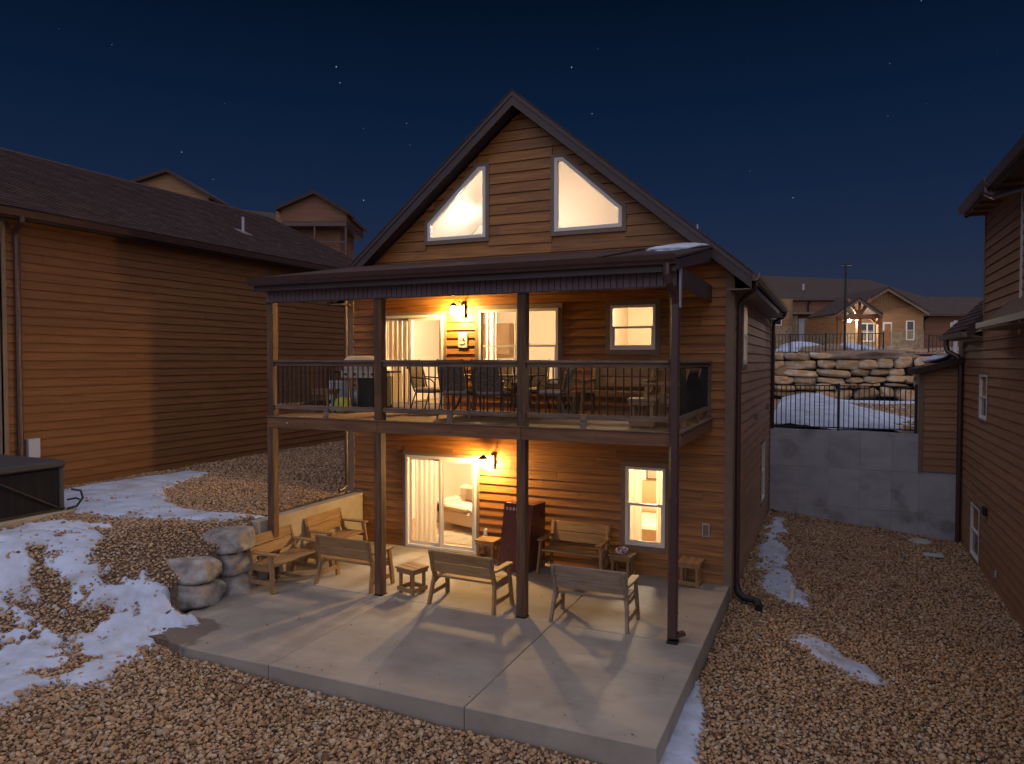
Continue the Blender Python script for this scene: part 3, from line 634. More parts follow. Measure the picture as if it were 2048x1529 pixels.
# wall items
def sconce(x, z, m, label):
    t = thing('wall_lamp', label, 'lamp', (x, 0, z), group='jar wall lamps beside the sliding doors')
    part(t, 'back_plate', 'black', .06, .16, -.075, -.038, -.12, .14)
    MB().tube([(.11, -.06, .08), (.11, -.16, .16), (.05, -.22, .18), (0, -.22, .13)], .011, 6).build('arm', 'black', t)
    MB().lathe([(.012, .15), (.040, .135), (.072, .10), (.084, .073)], (0, -.22, 0), 14).build('cap', 'black', t, smooth=True)
    MB().lathe([(.03, -.085), (.052, -.07), (.056, .0), (.052, .05), (.042, .072)], (0, -.22, 0), 14).build('jar', m, t, smooth=True)
sconce(3.17, 1.82, 'lamp_lower', 'lit jar lamp on the wall right of the ground floor sliding door')
sconce(2.54, 4.71, 'lamp_upper', 'lit jar lamp on the balcony wall above the small white sign')
s = thing('sign', 'small white plaque with dark cursive print on the balcony wall', 'sign', (2.65, -.04, 4.145))
MB().box(-.10, .10, -.012, 0, -.145, .145).build('plate', 'print', s, bevel=.008)
for a in range(7): MB().bar((-.055+a*.016, -.0125, -.088+.0022*(a-3)**2*1.0), (-.043+a*.016, -.0125, -.088+.0022*(a-2)**2), .004, .024).build('lettering', 'ink', s)
for bx in ((-.005, .03, -.02, .045), (-.06, -.03, -.02, .0), (-.08, -.03, .045, .055), (.03, .05, -.03, .015)): MB().box(bx[0], bx[1], -.0145, -.0115, bx[2], bx[3]).build('lettering', 'ink', s)
t = thing('outlet_box', 'small white outlet cover low on the wall right of the sliding door', 'outlet', (3.15, -.036, .46)); part(t, 'cover', 'white', -.035, .035, -.05, 0, -.06, .05); MB().lathe([(.03, 0), (.02, .03), (.001, .035)], (0, -.02, .05), 10).build('cover_top', 'white', t)
t = thing('utility_box', 'pale grey box on the wall right of the red brown post', 'box', (7.27, -.036, .90)); part(t, 'cover', 'box_grey', -.06, .06, -.05, 0, -.11, .11, bevel=.006); part(t, 'seam', 'trim', -.045, .045, -.054, -.0505, -.095, .095)

# ------------------------------------------------------------------ porch roof on the front
pr = thing('porch_roof', 'brown metal trimmed porch roof with gutter over the balcony', 'roof', (0, 0, 0))
PX0, PX1 = .30, 7.36
MB().prism([(-3.12, 5.10), (-.002, 5.68), (-.002, 5.65), (-3.12, 5.07)], lambda u, v, t: (t, u, v), PX0-.04, PX1+.02).build('roof_covering', 'shingle', pr)
MB().prism([(-3.08, 5.06), (-.04, 5.63), (-.04, 5.42), (-3.08, 4.93)], lambda u, v, t: (t, u, v), PX1-.03, PX1).build('end_board', 'fascia', pr)
MB().prism([(-3.08, 5.06), (-.04, 5.63), (-.04, 5.42), (-3.08, 4.93)], lambda u, v, t: (t, u, v), PX0, PX0+.03).build('end_board', 'fascia', pr)
part(pr, 'fascia_board', 'fascia', PX0+.03, PX1-.03, -3.10, -3.07, 4.90, 5.06)
MB().prism([(-2.78, 4.96), (-.04, 5.40), (-.04, 5.415), (-2.78, 4.975)], lambda u, v, t: (t, u, v), PX0+.04, PX1-.04).build('ceiling', 'beam', pr)
part(pr, 'soffit', 'fascia', PX0+.03, PX1-.03, -3.065, -2.84, 4.93, 4.945)
n = 77; w = (7.30-.345)/n
for i in range(n): MB().box(.345+i*w, .345+(i+1)*w-.010, -2.845, -2.825, 4.742, 4.93).build('fascia_panel', 'rib', pr)
part(pr, 'panel_backing', 'roofplain', .345, 7.30, -2.824, -2.79, 4.735, 4.93)
part(pr, 'trim_strip', 'fascia', .34, 7.31, -2.855, -2.79, 4.725, 4.741)
part(pr, 'end_panel', 'fascia', 7.305, 7.33, -2.85, -.04, 4.735, 5.0)
prof = [(0, 0), (-.075, 0), (-.085, .035), (-.115, .06), (-.13, .125), (-.115, .125), (-.105, .065), (-.07, .012), (-.012, .012), (-.012, .125), (0, .125)]
MB().prism(prof, lambda u, v, t: (t, -3.102+u, 4.985+v), PX0-.02, PX1-.02).build('gutter', 'brown_metal', pr)
part(pr, 'corner_strip', 'galv', 7.332, 7.352, -2.90, -2.80, 4.45, 4.98)
MB().prism([(-3.0, 5.135), (-.05, 5.68), (-.05, 5.695), (-3.0, 5.15)], lambda u, v, t: (t, u, v), .4, 6.2).build('upper_course', 'shingle', pr)
# snow left on the corner
def blob(name, m, parent, c, s, sub=3, nz=.25, seed=0, top=True):
    bm = bmesh.new(); bmesh.ops.create_icosphere(bm, subdivisions=sub, radius=1)
    for v in bm.verts:
        k = 1+nz*mnoise.noise(v.co*1.6+Vector((seed*3.3, 0, 0)))+nz*.4*mnoise.noise(v.co*4+Vector((seed, 5, 0)))
        v.co = Vector((v.co.x*s[0]*k, v.co.y*s[1]*k, v.co.z*s[2]*k))+Vector(c)
    me = bpy.data.meshes.new(name); bm.to_mesh(me); bm.free(); me.materials.append(M[m]); me.polygons.foreach_set('use_smooth', [True]*len(me.polygons))
    o = bpy.data.objects.new(name, me); col.objects.link(o)
    if parent is not None: o.parent = parent
    return o
o = blob('roof_snow', 'snow', None, (0, 0, 0), (.42, .62, .07), seed=3); o.location = (6.88, -.75, 5.56); o.rotation_euler = (R(10.5), 0, R(-8)); tag(o, 'small snow patch on the right corner of the porch roof', 'snow')

# ------------------------------------------------------------------ balcony, posts and railing
bal = thing('balcony', 'weathered wooden balcony deck on tall posts across the cabin front', 'balcony')
YD = -2.77; px = [.335, 2.517, 4.992, 7.194]
for i in range(19):
    y0 = -2.80+i*.147; part(bal, 'deck_board', 'deck', .345, 7.35, y0, y0+.140, 2.772, 2.80)
MB().box(.345, 2.58, -2.84, -2.80, 2.607, 2.790).build('rim_beam', 'beam', bal, bevel=.004); MB().box(2.585, 5.055, -2.84, -2.80, 2.605, 2.788).build('rim_beam', 'beam', bal, bevel=.004); MB().box(5.06, 7.355, -2.84, -2.80, 2.607, 2.790).build('rim_beam', 'beam', bal, bevel=.004)
part(bal, 'deck_edge', 'rail', .34, 7.36, -2.86, -2.801, 2.791, 2.806)
for x in (.345, 7.315): MB().box(x, x+.04, -2.799, -.04, 2.607, 2.771).build('side_beam', 'beam', bal, bevel=.004)
part(bal, 'deck_edge', 'rail', 7.352, 7.375, -2.80, -.04, 2.785, 2.806)
for i in range(16): part(bal, 'joist', 'beam', .75+i*.42, .79+i*.42, -2.795, -.045, 2.62, 2.771)
part(bal, 'ledger', 'beam', .4, 7.3, -.044, -.037, 2.60, 2.765)
for i, x in enumerate(px):
    s = .14 if i else .13
    zt = 4.734
    if i < 3:
        MB().box(x-.0, x+s, YD-.07, YD+.07, 0.012, 2.606).build('post', 'post', bal, bevel=.008)
        MB().box(x+.0, x+s, YD-.055, YD+.085, 2.801, zt).build('post', 'post', bal, bevel=.008)
        part(bal, 'post_base', 'black', x-.008, x+s+.008, YD-.078, YD+.078, .0, .012)
        part(bal, 'post_block', 'post', x, x+s, YD-.0285, YD+.085, 2.607, 2.771)
    else:
        MB().box(x, x+.12, YD-.05, YD+.07, 0.012, 2.606).build('post', 'post', bal, bevel=.006); MB().box(x, x+.12, YD-.05, YD+.07, 2.801, zt).build('post', 'post', bal, bevel=.006)
# knots and screws on the beam
for x, z in ((.78, 2.70), (1.15, 2.70), (1.95, 2.69), (3.9, 2.68), (6.2, 2.66)):
    MB().cyl((x, -2.841, z), (x, -2.846, z), .014, 8).build('bolt_head', 'steel' if x < 1 else 'bronze', bal)
def rail_section(x0, x1, y0, y1, gap=True, mid=None, n=20):
    dx = abs(x1-x0) > .5
    def B(nm, m, w, z0, z1, e=0, par=bal):
        if dx: return MB().box(x0-e, x1+e, y0-w/2, y0+w/2, z0, z1).build(nm, m, par, bevel=.003)
        return MB().box(x0-w/2, x0+w/2, y0-e, y1+e, z0, z1).build(nm, m, par, bevel=.003)
    top = B('railing', 'rail', .14, 3.722, 3.758)
    B('upper_rail', 'rail', .040, 3.655, 3.721, par=top); B('lower_rail', 'rail', .040, 2.925, 3.0, par=top)
    for k in range(n):
        t = (k+.5)/n; x, y = lin(x0, x1, t), lin(y0, y1, t)
        MB().cyl((x, y, 2.995), (x, y, 3.66), .0115, 6, cap=False).build('baluster', 'black', top)
    if mid is not None:
        x, y = lin(x0, x1, mid), lin(y0, y1, mid)
        (MB().box(x-.045, x+.045, y-.04, y-.021, 2.785, 3.0) if dx else MB().box(x+.021, x+.04, y-.045, y+.045, 2.785, 3.0)).build('rail_block', 'rail', top)
rail_section(.47, 2.515, YD, YD, mid=.53, n=21); rail_section(2.66, 4.99, YD, YD, mid=.52, n=21); rail_section(5.135, 7.19, YD, YD, mid=.42, n=18)
rail_section(7.285, 7.285, YD+.10, -.12, mid=.55, n=22); rail_section(.40, .40, YD+.10, -.05, mid=.5, n=22)
MB().box(7.25, 7.33, -.12, -.04, 2.80, 3.72).build('rail_post', 'rail', bal)
ds = thing('downspout', 'red brown metal downspout running down the right corner post', 'downspout', (7.22, -2.85, 0))
MB().tube([(0, -.30, 5.0), (0, -.30, 4.86), (.02, -.27, 4.76), (.06, -.10, 4.62), (.065, -.045, 4.52)], .052, 8).build('elbow', 'brown_metal', ds)
MB().box(.01, .115, -.075, .03, .06, 4.53).build('pipe', 'brown_metal', ds, bevel=.012)
for z in (.38, 1.9, 3.4): part(ds, 'strap', 'brown_metal', .004, .121, -.081, .03, z, z+.035)
MB().bar((.06, -.02, .08), (.20, .06, .13), .075, .055).build('outlet_shoe', 'brown_metal', ds)
part(ds, 'foot', 'black', -.01, .13, -.09, .045, .0, .035)

# ------------------------------------------------------------------ benches and tables (one each, then copies)
def make_bench(loc, rz, label):
    t = thing('bench', label, 'bench', loc, rz, 'wooden benches')
    w = .56
    for i, y in enumerate((-.27, -.115, .04)): MB().box(-w+.03, w-.03, y, y+.145, .405, .440).build('seat_board', 'bench', t, bevel=.006)
    for z0, y0 in ((.505, .235), (.680, .277)): MB().hexa([(-w, y0-.028, z0), (w, y0-.028, z0), (w, y0, z0-.007), (-w, y0, z0-.007), (-w, y0+.014, z0+.165), (w, y0+.014, z0+.165), (w, y0+.042, z0+.158), (-w, y0+.042, z0+.158)]).build('back_board', 'bench', t, bevel=.006)
    for s in (-1, 1):
        x = s*(w-.045)
        MB().bar((x, .155, .32), (x, .318, .835), .042, .075, (0, 1, 0)).build('back_post', 'bench_leg', t, bevel=.005)
        MB().bar((x+s*.005, .17, .47), (x+s*.045, .285, .0), .042, .080, (0, 1, 0)).build('leg', 'bench_leg', t, bevel=.005)
        MB().bar((x+s*.035, -.235, .60), (x+s*.065, -.305, .0), .042, .080, (0, 1, 0)).build('leg', 'bench_leg', t, bevel=.005)
        MB().bar((x+s*.052, -.27, .155), (x+s*.045, .235, .155), .07, .028, (1, 0, 0)).build('stretcher', 'bench_leg', t, bevel=.004)
        MB().bar((x+s*.03, -.26, .37), (x+s*.02, .20, .37), .075, .028, (1, 0, 0)).build('side_rail', 'bench_leg', t, bevel=.004)
        MB().prism([(x-.045, -.33), (x+s*.035-s*.0, -.35), (x+s*.075, -.33), (x+s*.07, -.12), (x+s*.055, .22), (x-s*.03, .22), (x-s*.045, -.12)] if s > 0 else [(x+.045, -.33), (x-.035, -.35), (x-.075, -.33), (x-.07, -.12), (x-.055, .22), (x+.03, .22), (x+.045, -.12)][::-1], lambda u, v, q: (u, v, q), .60, .632).build('arm', 'bench', t, bevel=.006)
    return t
G = 'wooden benches'
bA = make_bench((.72, -2.90, 0), R(90), 'wooden bench lit orange against the grey boulders, facing the patio from the left')
dup(bA, (.62, -1.33, 0), R(92), 'wooden bench against the low concrete wall in the back left corner of the patio')
dup(bA, (1.87, -2.50, 0), R(178.5), 'wooden bench seen from behind, just left of the second dark post', G)
dup(bA, (4.10, -2.58, 0), R(178), 'wooden bench seen from behind, between the small table and the third dark post', G)
bF = dup(bA, (6.07, -2.50, 0), R(181), 'grey weathered bench seen from behind, between the third post and the red brown downspout', G)
dup(bA, (5.08, -.44, 0), R(-1.5), 'wooden bench against the house wall right of the red brown game boards', G)
dup(bA, (5.87, -.46, 2.80), R(0), 'wooden bench on the balcony against the wall below the small window', G)
dup(bA, (6.98, -1.55, 2.80), R(-90), 'wooden bench on the balcony behind the right corner post, seen from its end', G)
for ch in bF.children:
    if ch.name.startswith(('back', 'leg', 'seat')): ch.material_slots[0].link = 'OBJECT'; ch.material_slots[0].material = M['bench_grey']
def make_stool(loc, rz, label, n=3, s=.19, h=.42):
    t = thing('side_table', label, 'table', loc, rz, 'small wooden side tables')
    bw = 2*s/n
    for i in range(n): MB().box(-s-.015, s+.015, -s+i*bw+.003, -s+(i+1)*bw-.004, h-.032, h).build('top_board', 'bench', t, bevel=.004)
    for y in (-s+.02, s-.042): MB().box(-s+.005, s-.005, y, y+.022, h-.095, h-.033).build('apron', 'bench', t)
    for x in (-s+.005, s-.027): MB().box(x, x+.022, -s+.043, s-.043, h-.095, h-.033).build('apron', 'bench', t)
    for x in (-s+.03, s-.075):
        for y in (-s+.045, s-.09): MB().box(x, x+.045, y, y+.045, 0, h-.034).build('leg', 'bench_leg', t, bevel=.003)
    for y in (-s+.022, s-.044): MB().box(-s+.01, s-.01, y, y+.022, .03, .10).build('stretcher', 'bench', t)
    for x in (-s+.008, s-.03): MB().box(x, x+.021, -s+.045, s-.045, .03, .10).build('stretcher', 'bench', t)
    return t
s1 = make_stool((2.98, -2.44, 0), R(-14), 'small wooden side table standing alone between two benches seen from behind')
GT = 'small wooden side tables'
dup(s1, (3.33, -.32, 0), R(0), 'small wooden side table beside the ground floor door, left of the red brown boards')
dup(s1, (5.90, -.30, 0), R(-4), 'small wooden side table under the curtained window with a crumpled bag on it')
dup(s1, (7.06, -.24, 0), R(88), 'dark small wooden side table near the right corner of the house wall')
dup(s1, (.56, -1.55, 2.80), R(3), 'small wooden side table on the balcony in front of the white framed panel')
dup(s1, (4.93, -.38, 2.80), R(0), 'small wooden side table on the balcony left of the bench')
dup(s1, (6.72, -2.28, 2.80), R(5), 'small pale wooden side table on the balcony just inside the railing at the right')
# paper bag on the table
bm = bmesh.new(); bmesh.ops.create_icosphere(bm, subdivisions=3, radius=1)
for v in bm.verts:
    k = .75+.55*abs(mnoise.noise(v.co*2.2))+.25*mnoise.noise(v.co*6); v.co = Vector((v.co.x*.13*k, v.co.y*.09*k, max(v.co.z, -.45)*.085*k))
me = bpy.data.meshes.new('crumpled_bag'); bm.to_mesh(me); bm.free(); me.materials.append(M['bag']); o = bpy.data.objects.new('crumpled_bag', me); col.objects.link(o); o.location = (5.90, -.30, .455); tag(o, 'crumpled red and white paper bag lying on the small table', 'bag')
# cornhole boards stood on end
def cornhole(loc, rz, label, front):
    t = thing('cornhole_board', label, 'game board', loc, rz, 'cornhole boards stood on end')
    w0, w1, H_, y1 = .30, .21, 1.20, .0
    P = [(-w0, 0), (w0, 0), (w1, H_), (-w1, H_)]
    bmx = MB()
    n = 20; hc = (.10, .98); hr = .075
    ring = [(hc[0]+hr*math.cos(2*math.pi*i/n), hc[1]+hr*math.sin(2*math.pi*i/n)) for i in range(n)]
    def edge(a):
        d = Vector((math.cos(a), math.sin(a))); best = 9
        for i in range(4):
            p, q = Vector(P[i]), Vector(P[(i+1) % 4]); e = q-p; den = d.x*e.y-d.y*e.x
            if abs(den) < 1e-9: continue
            c = p-Vector(hc); s_ = (c.x*e.y-c.y*e.x)/den; u_ = (c.x*d.y-c.y*d.x)/den
            if s_ > 0 and -.001 <= u_ <= 1.001: best = min(best, s_)
        return (hc[0]+d.x*best, hc[1]+d.y*best)
    angs = sorted([2*math.pi*i/n for i in range(n)]+[math.atan2(p[1]-hc[1], p[0]-hc[0]) % (2*math.pi) for p in P])
    for a, b in zip(angs, angs[1:]+[angs[0]+2*math.pi]):
        r0, r1 = (hc[0]+hr*math.cos(a), hc[1]+hr*math.sin(a)), (hc[0]+hr*math.cos(b), hc[1]+hr*math.sin(b)); e0, e1 = edge(a), edge(b)
        bmx.hexa([(r0[0], 0, r0[1]), (e0[0], 0, e0[1]), (e1[0], 0, e1[1]), (r1[0], 0, r1[1]), (r0[0], .016, r0[1]), (e0[0], .016, e0[1]), (e1[0], .016, e1[1]), (r1[0], .016, r1[1])])
    bmx.build('board_face', 'cornhole', t)
    for s in (-1, 1): MB().bar((s*(w0-.02), .065, .0), (s*(w1-.02), .065, H_), .03, .096, (0, 1, 0)).build('side_frame', 'cornhole', t)
    MB().box(-w1, w1, .017, .11, H_-.03, H_).build('end_frame', 'cornhole', t); MB().box(-w0, w0, .017, .11, 0, .03).build('end_frame', 'cornhole', t)
    MB().box(.0, .19, .10, .106, .88, 1.08).build('hole_backing', 'black', t)
    if front:
        for i in range(4):
            x = -.165+i*.065
            MB().box(x, x+.012, -.004, -.001, 1.08, 1.13).build('lettering', 'print', t); MB().box(x+.013, x+.036, -.004, -.001, 1.08, 1.093).build('lettering', 'print', t); MB().box(x+.024, x+.036, -.004, -.001, 1.094, 1.13).build('lettering', 'print', t); MB().box(x+.013, x+.0235, -.004, -.001, 1.117, 1.13).build('lettering', 'print', t)
        MB().box(-.19, .19, .002, .09, H_+.001, H_+.006).build('top_print', 'cornhole', t)
        for i in range(5): MB().box(-.17+i*.07, -.135+i*.07, .01, .04, H_+.007, H_+.009).build('lettering', 'print', t)
    t.rotation_euler = (R(-4), 0, rz)
    return t
cornhole((4.02, -.76, 0), R(-4), 'red brown cornhole board with round hole and white print, stood on end behind a post', True)
o = cornhole((4.36, -.48, 0), R(86), 'dark red brown cornhole board stood on end, side on to the camera beside the bench', False); o.rotation_euler = (R(3), 0, R(80))

# ------------------------------------------------------------------ things on the balcony
def make_chair(loc, rz, label):
    t = thing('patio_chair', label, 'chair', loc, rz, 'bronze framed patio chairs round the balcony table')
    # local front = -y
    for s in (-1, 1):
        x = s*.25
        MB().tube([(x, .16, .40), (x, .21, .52), (x, .25, .70), (x*.97, .31, .92), (x*.9, .35, .97)], .015, 6).build('back_frame', 'bronze', t)
        MB().tube([(x, .14, .40), (x*1.05, .20, .22), (x*1.1, .27, .0)], .014, 6).build('leg', 'bronze', t)
        MB().tube([(x, -.22, .40), (x*1.05, -.25, .2), (x*1.1, -.25, .0)], .014, 6).build('leg', 'bronze', t)
        MB().tube([(x, .25, .66), (x*1.1, .05, .645), (x*1.12, -.16, .63), (x*1.05, -.23, .56), (x, -.22, .40)], .013, 6).build('arm', 'bronze', t)
    b = MB()
    ys = [(.205, .46), (.235, .60), (.265, .74), (.305, .90), (.34, .965)]
    for (y0, z0), (y1, z1) in zip(ys, ys[1:]): b.hexa([(-.225, y0, z0), (.225, y0, z0), (.225, y0+.012, z0), (-.225, y0+.012, z0), (-.22, y1, z1), (.22, y1, z1), (.22, y1+.012, z1), (-.22, y1+.012, z1)])
    b.build('backrest', 'sling', t, smooth=False)
    MB().box(-.235, .235, -.22, .17, .385, .402).build('seat', 'bronze', t)
    MB().box(-.225, .225, -.23, .18, .404, .47).build('cushion', 'cushion', t, bevel=.022)
    MB().bar((-.25, .17, .22), (.25, .17, .22), .018, .018).build('stretcher', 'bronze', t)
    return t
c0 = make_chair((3.50, -1.78, 2.80), R(180), 'left one of two woven patio chairs with backs to the railing'); GC = 'bronze framed patio chairs round the balcony table'
dup(c0, (4.12, -1.80, 2.80), R(183), 'right one of two woven patio chairs with backs to the railing')
dup(c0, (2.62, -1.25, 2.80), R(92), 'woven patio chair at the left end of the balcony table by the sliding door')
dup(c0, (4.98, -1.20, 2.80), R(-86), 'woven patio chair at the right end of the balcony table, seen from the side')
dup(c0, (3.55, -.50, 2.80), R(0), 'woven patio chair on the far side of the balcony table by the wall lamp')
dup(c0, (4.25, -.50, 2.80), R(0), 'woven patio chair on the far side of the balcony table under the wide window')
tb = thing('patio_table', 'dark ornate metal dining table on the balcony', 'table', (3.85, -1.18, 2.80))
MB().box(-.80, .80, -.42, .42, .685, .71).build('table_top', 'bronze', tb, bevel=.006)
for s in (-1, 1):
    for q in (-1, 1): MB().tube([(s*.6, q*.30, .685), (s*.5, q*.25, .4), (s*.55, q*.28, .2), (s*.68, q*.34, 0)], .02, 6).build('leg', 'bronze', tb)
b = MB()
for i in range(9):
    x = -.7+i*.175; b.tube([(x+.06*math.cos(a), -.40, .625+.045*math.sin(a)) for a in np.linspace(0, 5.6, 11)], .008, 5)
b.build('scroll_apron', 'bronze', tb)
gl = thing('grill', 'gas grill with a curved steel hood on the left of the balcony', 'grill', (1.12, -1.02, 2.80), R(4))
hp = [(-.24, .78), (-.26, .86), (-.22, .96), (-.10, 1.03), (.06, 1.04), (.20, .97), (.25, .86), (.25, .78)]
MB().prism(hp, lambda u, v, t: (t, u, v), -.38, .38).build('hood', 'steel', gl, bevel=.008)
part(gl, 'firebox', 'steel', -.38, .38, -.25, .25, .66, .778); part(gl, 'control_panel', 'steel', -.39, .39, -.285, -.252, .63, .76)
for i in range(4): MB().cyl((-.28+i*.19, -.286, .695), (-.28+i*.19, -.315, .695), .024, 10).build('knob', 'black', gl)
part(gl, 'cabinet', 'grillblack', -.05, .38, -.24, .24, .08, .655)
for x in (-.36, -.10):
    for y in (-.22, .19): part(gl, 'leg', 'galv', x, x+.03, y, y+.03, 0, .655)
part(gl, 'bottom_shelf', 'black', -.36, -.052, -.22, .22, .10, .12); part(gl, 'side_shelf', 'grillblack', -.62, -.385, -.22, .22, .72, .76); part(gl, 'side_shelf', 'grillblack', .392, .60, -.22, .22, .72, .76)
for y in (-.24, .21): MB().cyl((.34, y, .07), (.34, y+.03, .07), .07, 14).build('wheel', 'rubber', gl)
MB().lathe([(.09, 0), (.12, .03), (.12, .22), (.08, .28), (.03, .30), (.03, .34)], (-.22, 0, .121), 14).build('gas_bottle', 'galv', gl, smooth=True)
lt_ = thing('patio_toy', 'yellow green plastic bucket beside the small balcony table', 'bucket', (1.0, -1.62, 2.80))
MB().lathe([(.10, 0), (.145, .05), (.155, .14), (.13, .24), (.06, .28), (.001, .29)], n=16).build('body', 'lime', lt_, smooth=True)
MB().box(-.19, -.125, -.1, .1, .0, .25).build('holder', 'teal', lt_, bevel=.01)
wp = thing('framed_panel', 'white framed panel standing at the left end of the balcony', 'panel', (.42, -.95, 2.80))
ringpoly(MB(), rect(-.23, .23, .06, .56), rect(-.19, .19, .10, .52), -.02, .02).build('frame', 'white', wp); part(wp, 'panel', 'box_grey', -.189, .189, -.004, .004, .101, .519); part(wp, 'foot', 'white', -.21, -.17, -.12, .12, 0, .06); part(wp, 'foot', 'white', .17, .21, -.12, .12, 0, .06)

# ------------------------------------------------------------------ inside the rooms
for k_, tr in (('curtain', .45), ('sheer', .65)):
    t_ = M[k_].node_tree; b_ = t_.nodes['Principled BSDF']; o_ = t_.nodes['Material Output']; tl = t_.nodes.new('ShaderNodeBsdfTranslucent'); mx_ = t_.nodes.new('ShaderNodeMixShader'); mx_.inputs[0].default_value = tr
    tl.inputs[0].default_value = (.8, .7, .52, 1); t_.links.new(b_.outputs[0], mx_.inputs[1]); t_.links.new(tl.outputs[0], mx_.inputs[2]); t_.links.new(mx_.outputs[0], o_.inputs[0])
def curtain(name, x0, x1, y, z0, z1, m, label, taper=0):
    vs = []; fs = []; n = 40
    for k, z in enumerate((z1, lin(z1, z0, .5), z0)):
        for i in range(n+1):
            t_ = i/n; xx = lin(x0, x1, t_); xx = xx+(taper*(k/2.)*(1-t_) if taper < 0 else taper*(k/2.)*t_); vs.append((xx, y+.022*math.sin(t_*abs(x1-x0)*55+k*.2), z))
    for k in range(2):
        for i in range(n): a = k*(n+1)+i; fs.append((a, a+1, a+n+2, a+n+1))
    o = MB().add(vs, fs).build(name, m, None, smooth=True); 
    return tag(o, label, 'curtain')
curtain('curtain', 1.38, 1.88, .26, .06, 1.84, 'curtain', 'long beige curtain gathered at the left of the ground floor sliding door')
curtain('curtain', 5.86, 6.10, .24, .10, 1.86, 'curtain', 'beige curtain at the left side of the ground floor window')
curtain('curtain', 6.36, 6.62, .24, .10, 1.86, 'curtain', 'beige curtain at the right side of the ground floor window', .0)
curtain('curtain', .70, 1.30, .26, 2.86, 4.62, 'sheer', 'pale curtain at the left of the upstairs sliding door')
curtain('curtain', 3.00, 3.22, .26, 3.30, 4.72, 'sheer', 'pale curtain at the left side of the wide upstairs window')
curtain('curtain', 4.44, 4.62, .26, 3.30, 4.72, 'sheer', 'pale curtain at the right side of the wide upstairs window')
sf = thing('sofa', 'tan sofa in the ground floor living room', 'sofa', (2.15, 1.75, .02), R(-18))
MB().box(-.95, .95, -.40, .42, .12, .42).build('base', 'sofa', sf, bevel=.04); MB().box(-.95, .95, .25, .48, .42, .85).build('backrest', 'sofa', sf, bevel=.05)
for x in (-1.08, .90): MB().box(x, x+.18, -.42, .46, .08, .60).build('armrest', 'sofa', sf, bevel=.04)
for x in (-.90, .01): MB().box(x, x+.88, -.42, .24, .42, .54).build('seat_cushion', 'sofa', sf, bevel=.04)
for x in (-.4, .55): MB().box(x-.2, x+.2, .08, .22, .56, .90).build('pillow', 'dark_cloth' if x > 0 else 'curtain', sf, bevel=.05)
ct = thing('dining_chair', 'dark wooden chair in front of the sofa inside the sliding door', 'chair', (2.72, .95, .02), R(30))
part(ct, 'seat', 'dark_cloth', -.2, .2, -.2, .2, .40, .44); part(ct, 'backrest', 'dark_cloth', -.2, .2, .16, .2, .5, .85)
for x in (-.19, .155):
    for y in (-.19, .155): part(ct, 'leg', 'dark_cloth', x, x+.035, y, y+.035, 0, .40)
rg = thing('rug', 'striped rug on the living room floor', 'rug', (2.3, .9, .022)); part(rg, 'field', 'sheer', -.8, .8, -.45, .45, 0, .008)
for i in range(4): part(rg, 'stripe', 'curtain', -.7+i*.4, -.55+i*.4, -.45, .45, .0085, .011)
pf = thing('picture', 'framed picture on the living room back wall', 'picture', (1.5, 4.17, 1.55)); part(pf, 'frame', 'dark_cloth', -.5, .5, -.03, 0, -.3, .3); part(pf, 'print', 'sofa', -.45, .45, -.034, -.0305, -.25, .25)
bd = thing('bed', 'low bed with tan cover in the ground floor bedroom', 'bed', (6.0, 2.3, .02)); MB().box(-.8, .8, -.9, .9, .15, .5).build('mattress', 'sofa', bd, bevel=.05); part(bd, 'headboard', 'floorwood', -.85, .85, .92, .98, 0, 1.1)
for x in (-.45, .45): MB().box(x-.3, x+.3, .4, .85, .5, .65).build('pillow', 'sheer', bd, bevel=.06)
kc = thing('kitchen_cabinet', 'brown wall cabinet in the upstairs kitchen', 'cabinet', (1.2, 4.3, 3.9)); part(kc, 'carcass', 'floorwood', -.5, .5, 0, .3, 0, .8)
for x in (-.49, .01): part(kc, 'door', 'floorwood', x, x+.48, -.02, -.001, .02, .78)
pf = thing('picture', 'framed picture on the bedroom back wall behind the curtained window', 'picture', (5.75, 3.37, 1.35)); part(pf, 'frame', 'dark_cloth', -.3, .3, -.03, 0, -.22, .22); part(pf, 'print', 'sheer', -.27, .27, -.034, -.0305, -.19, .19)

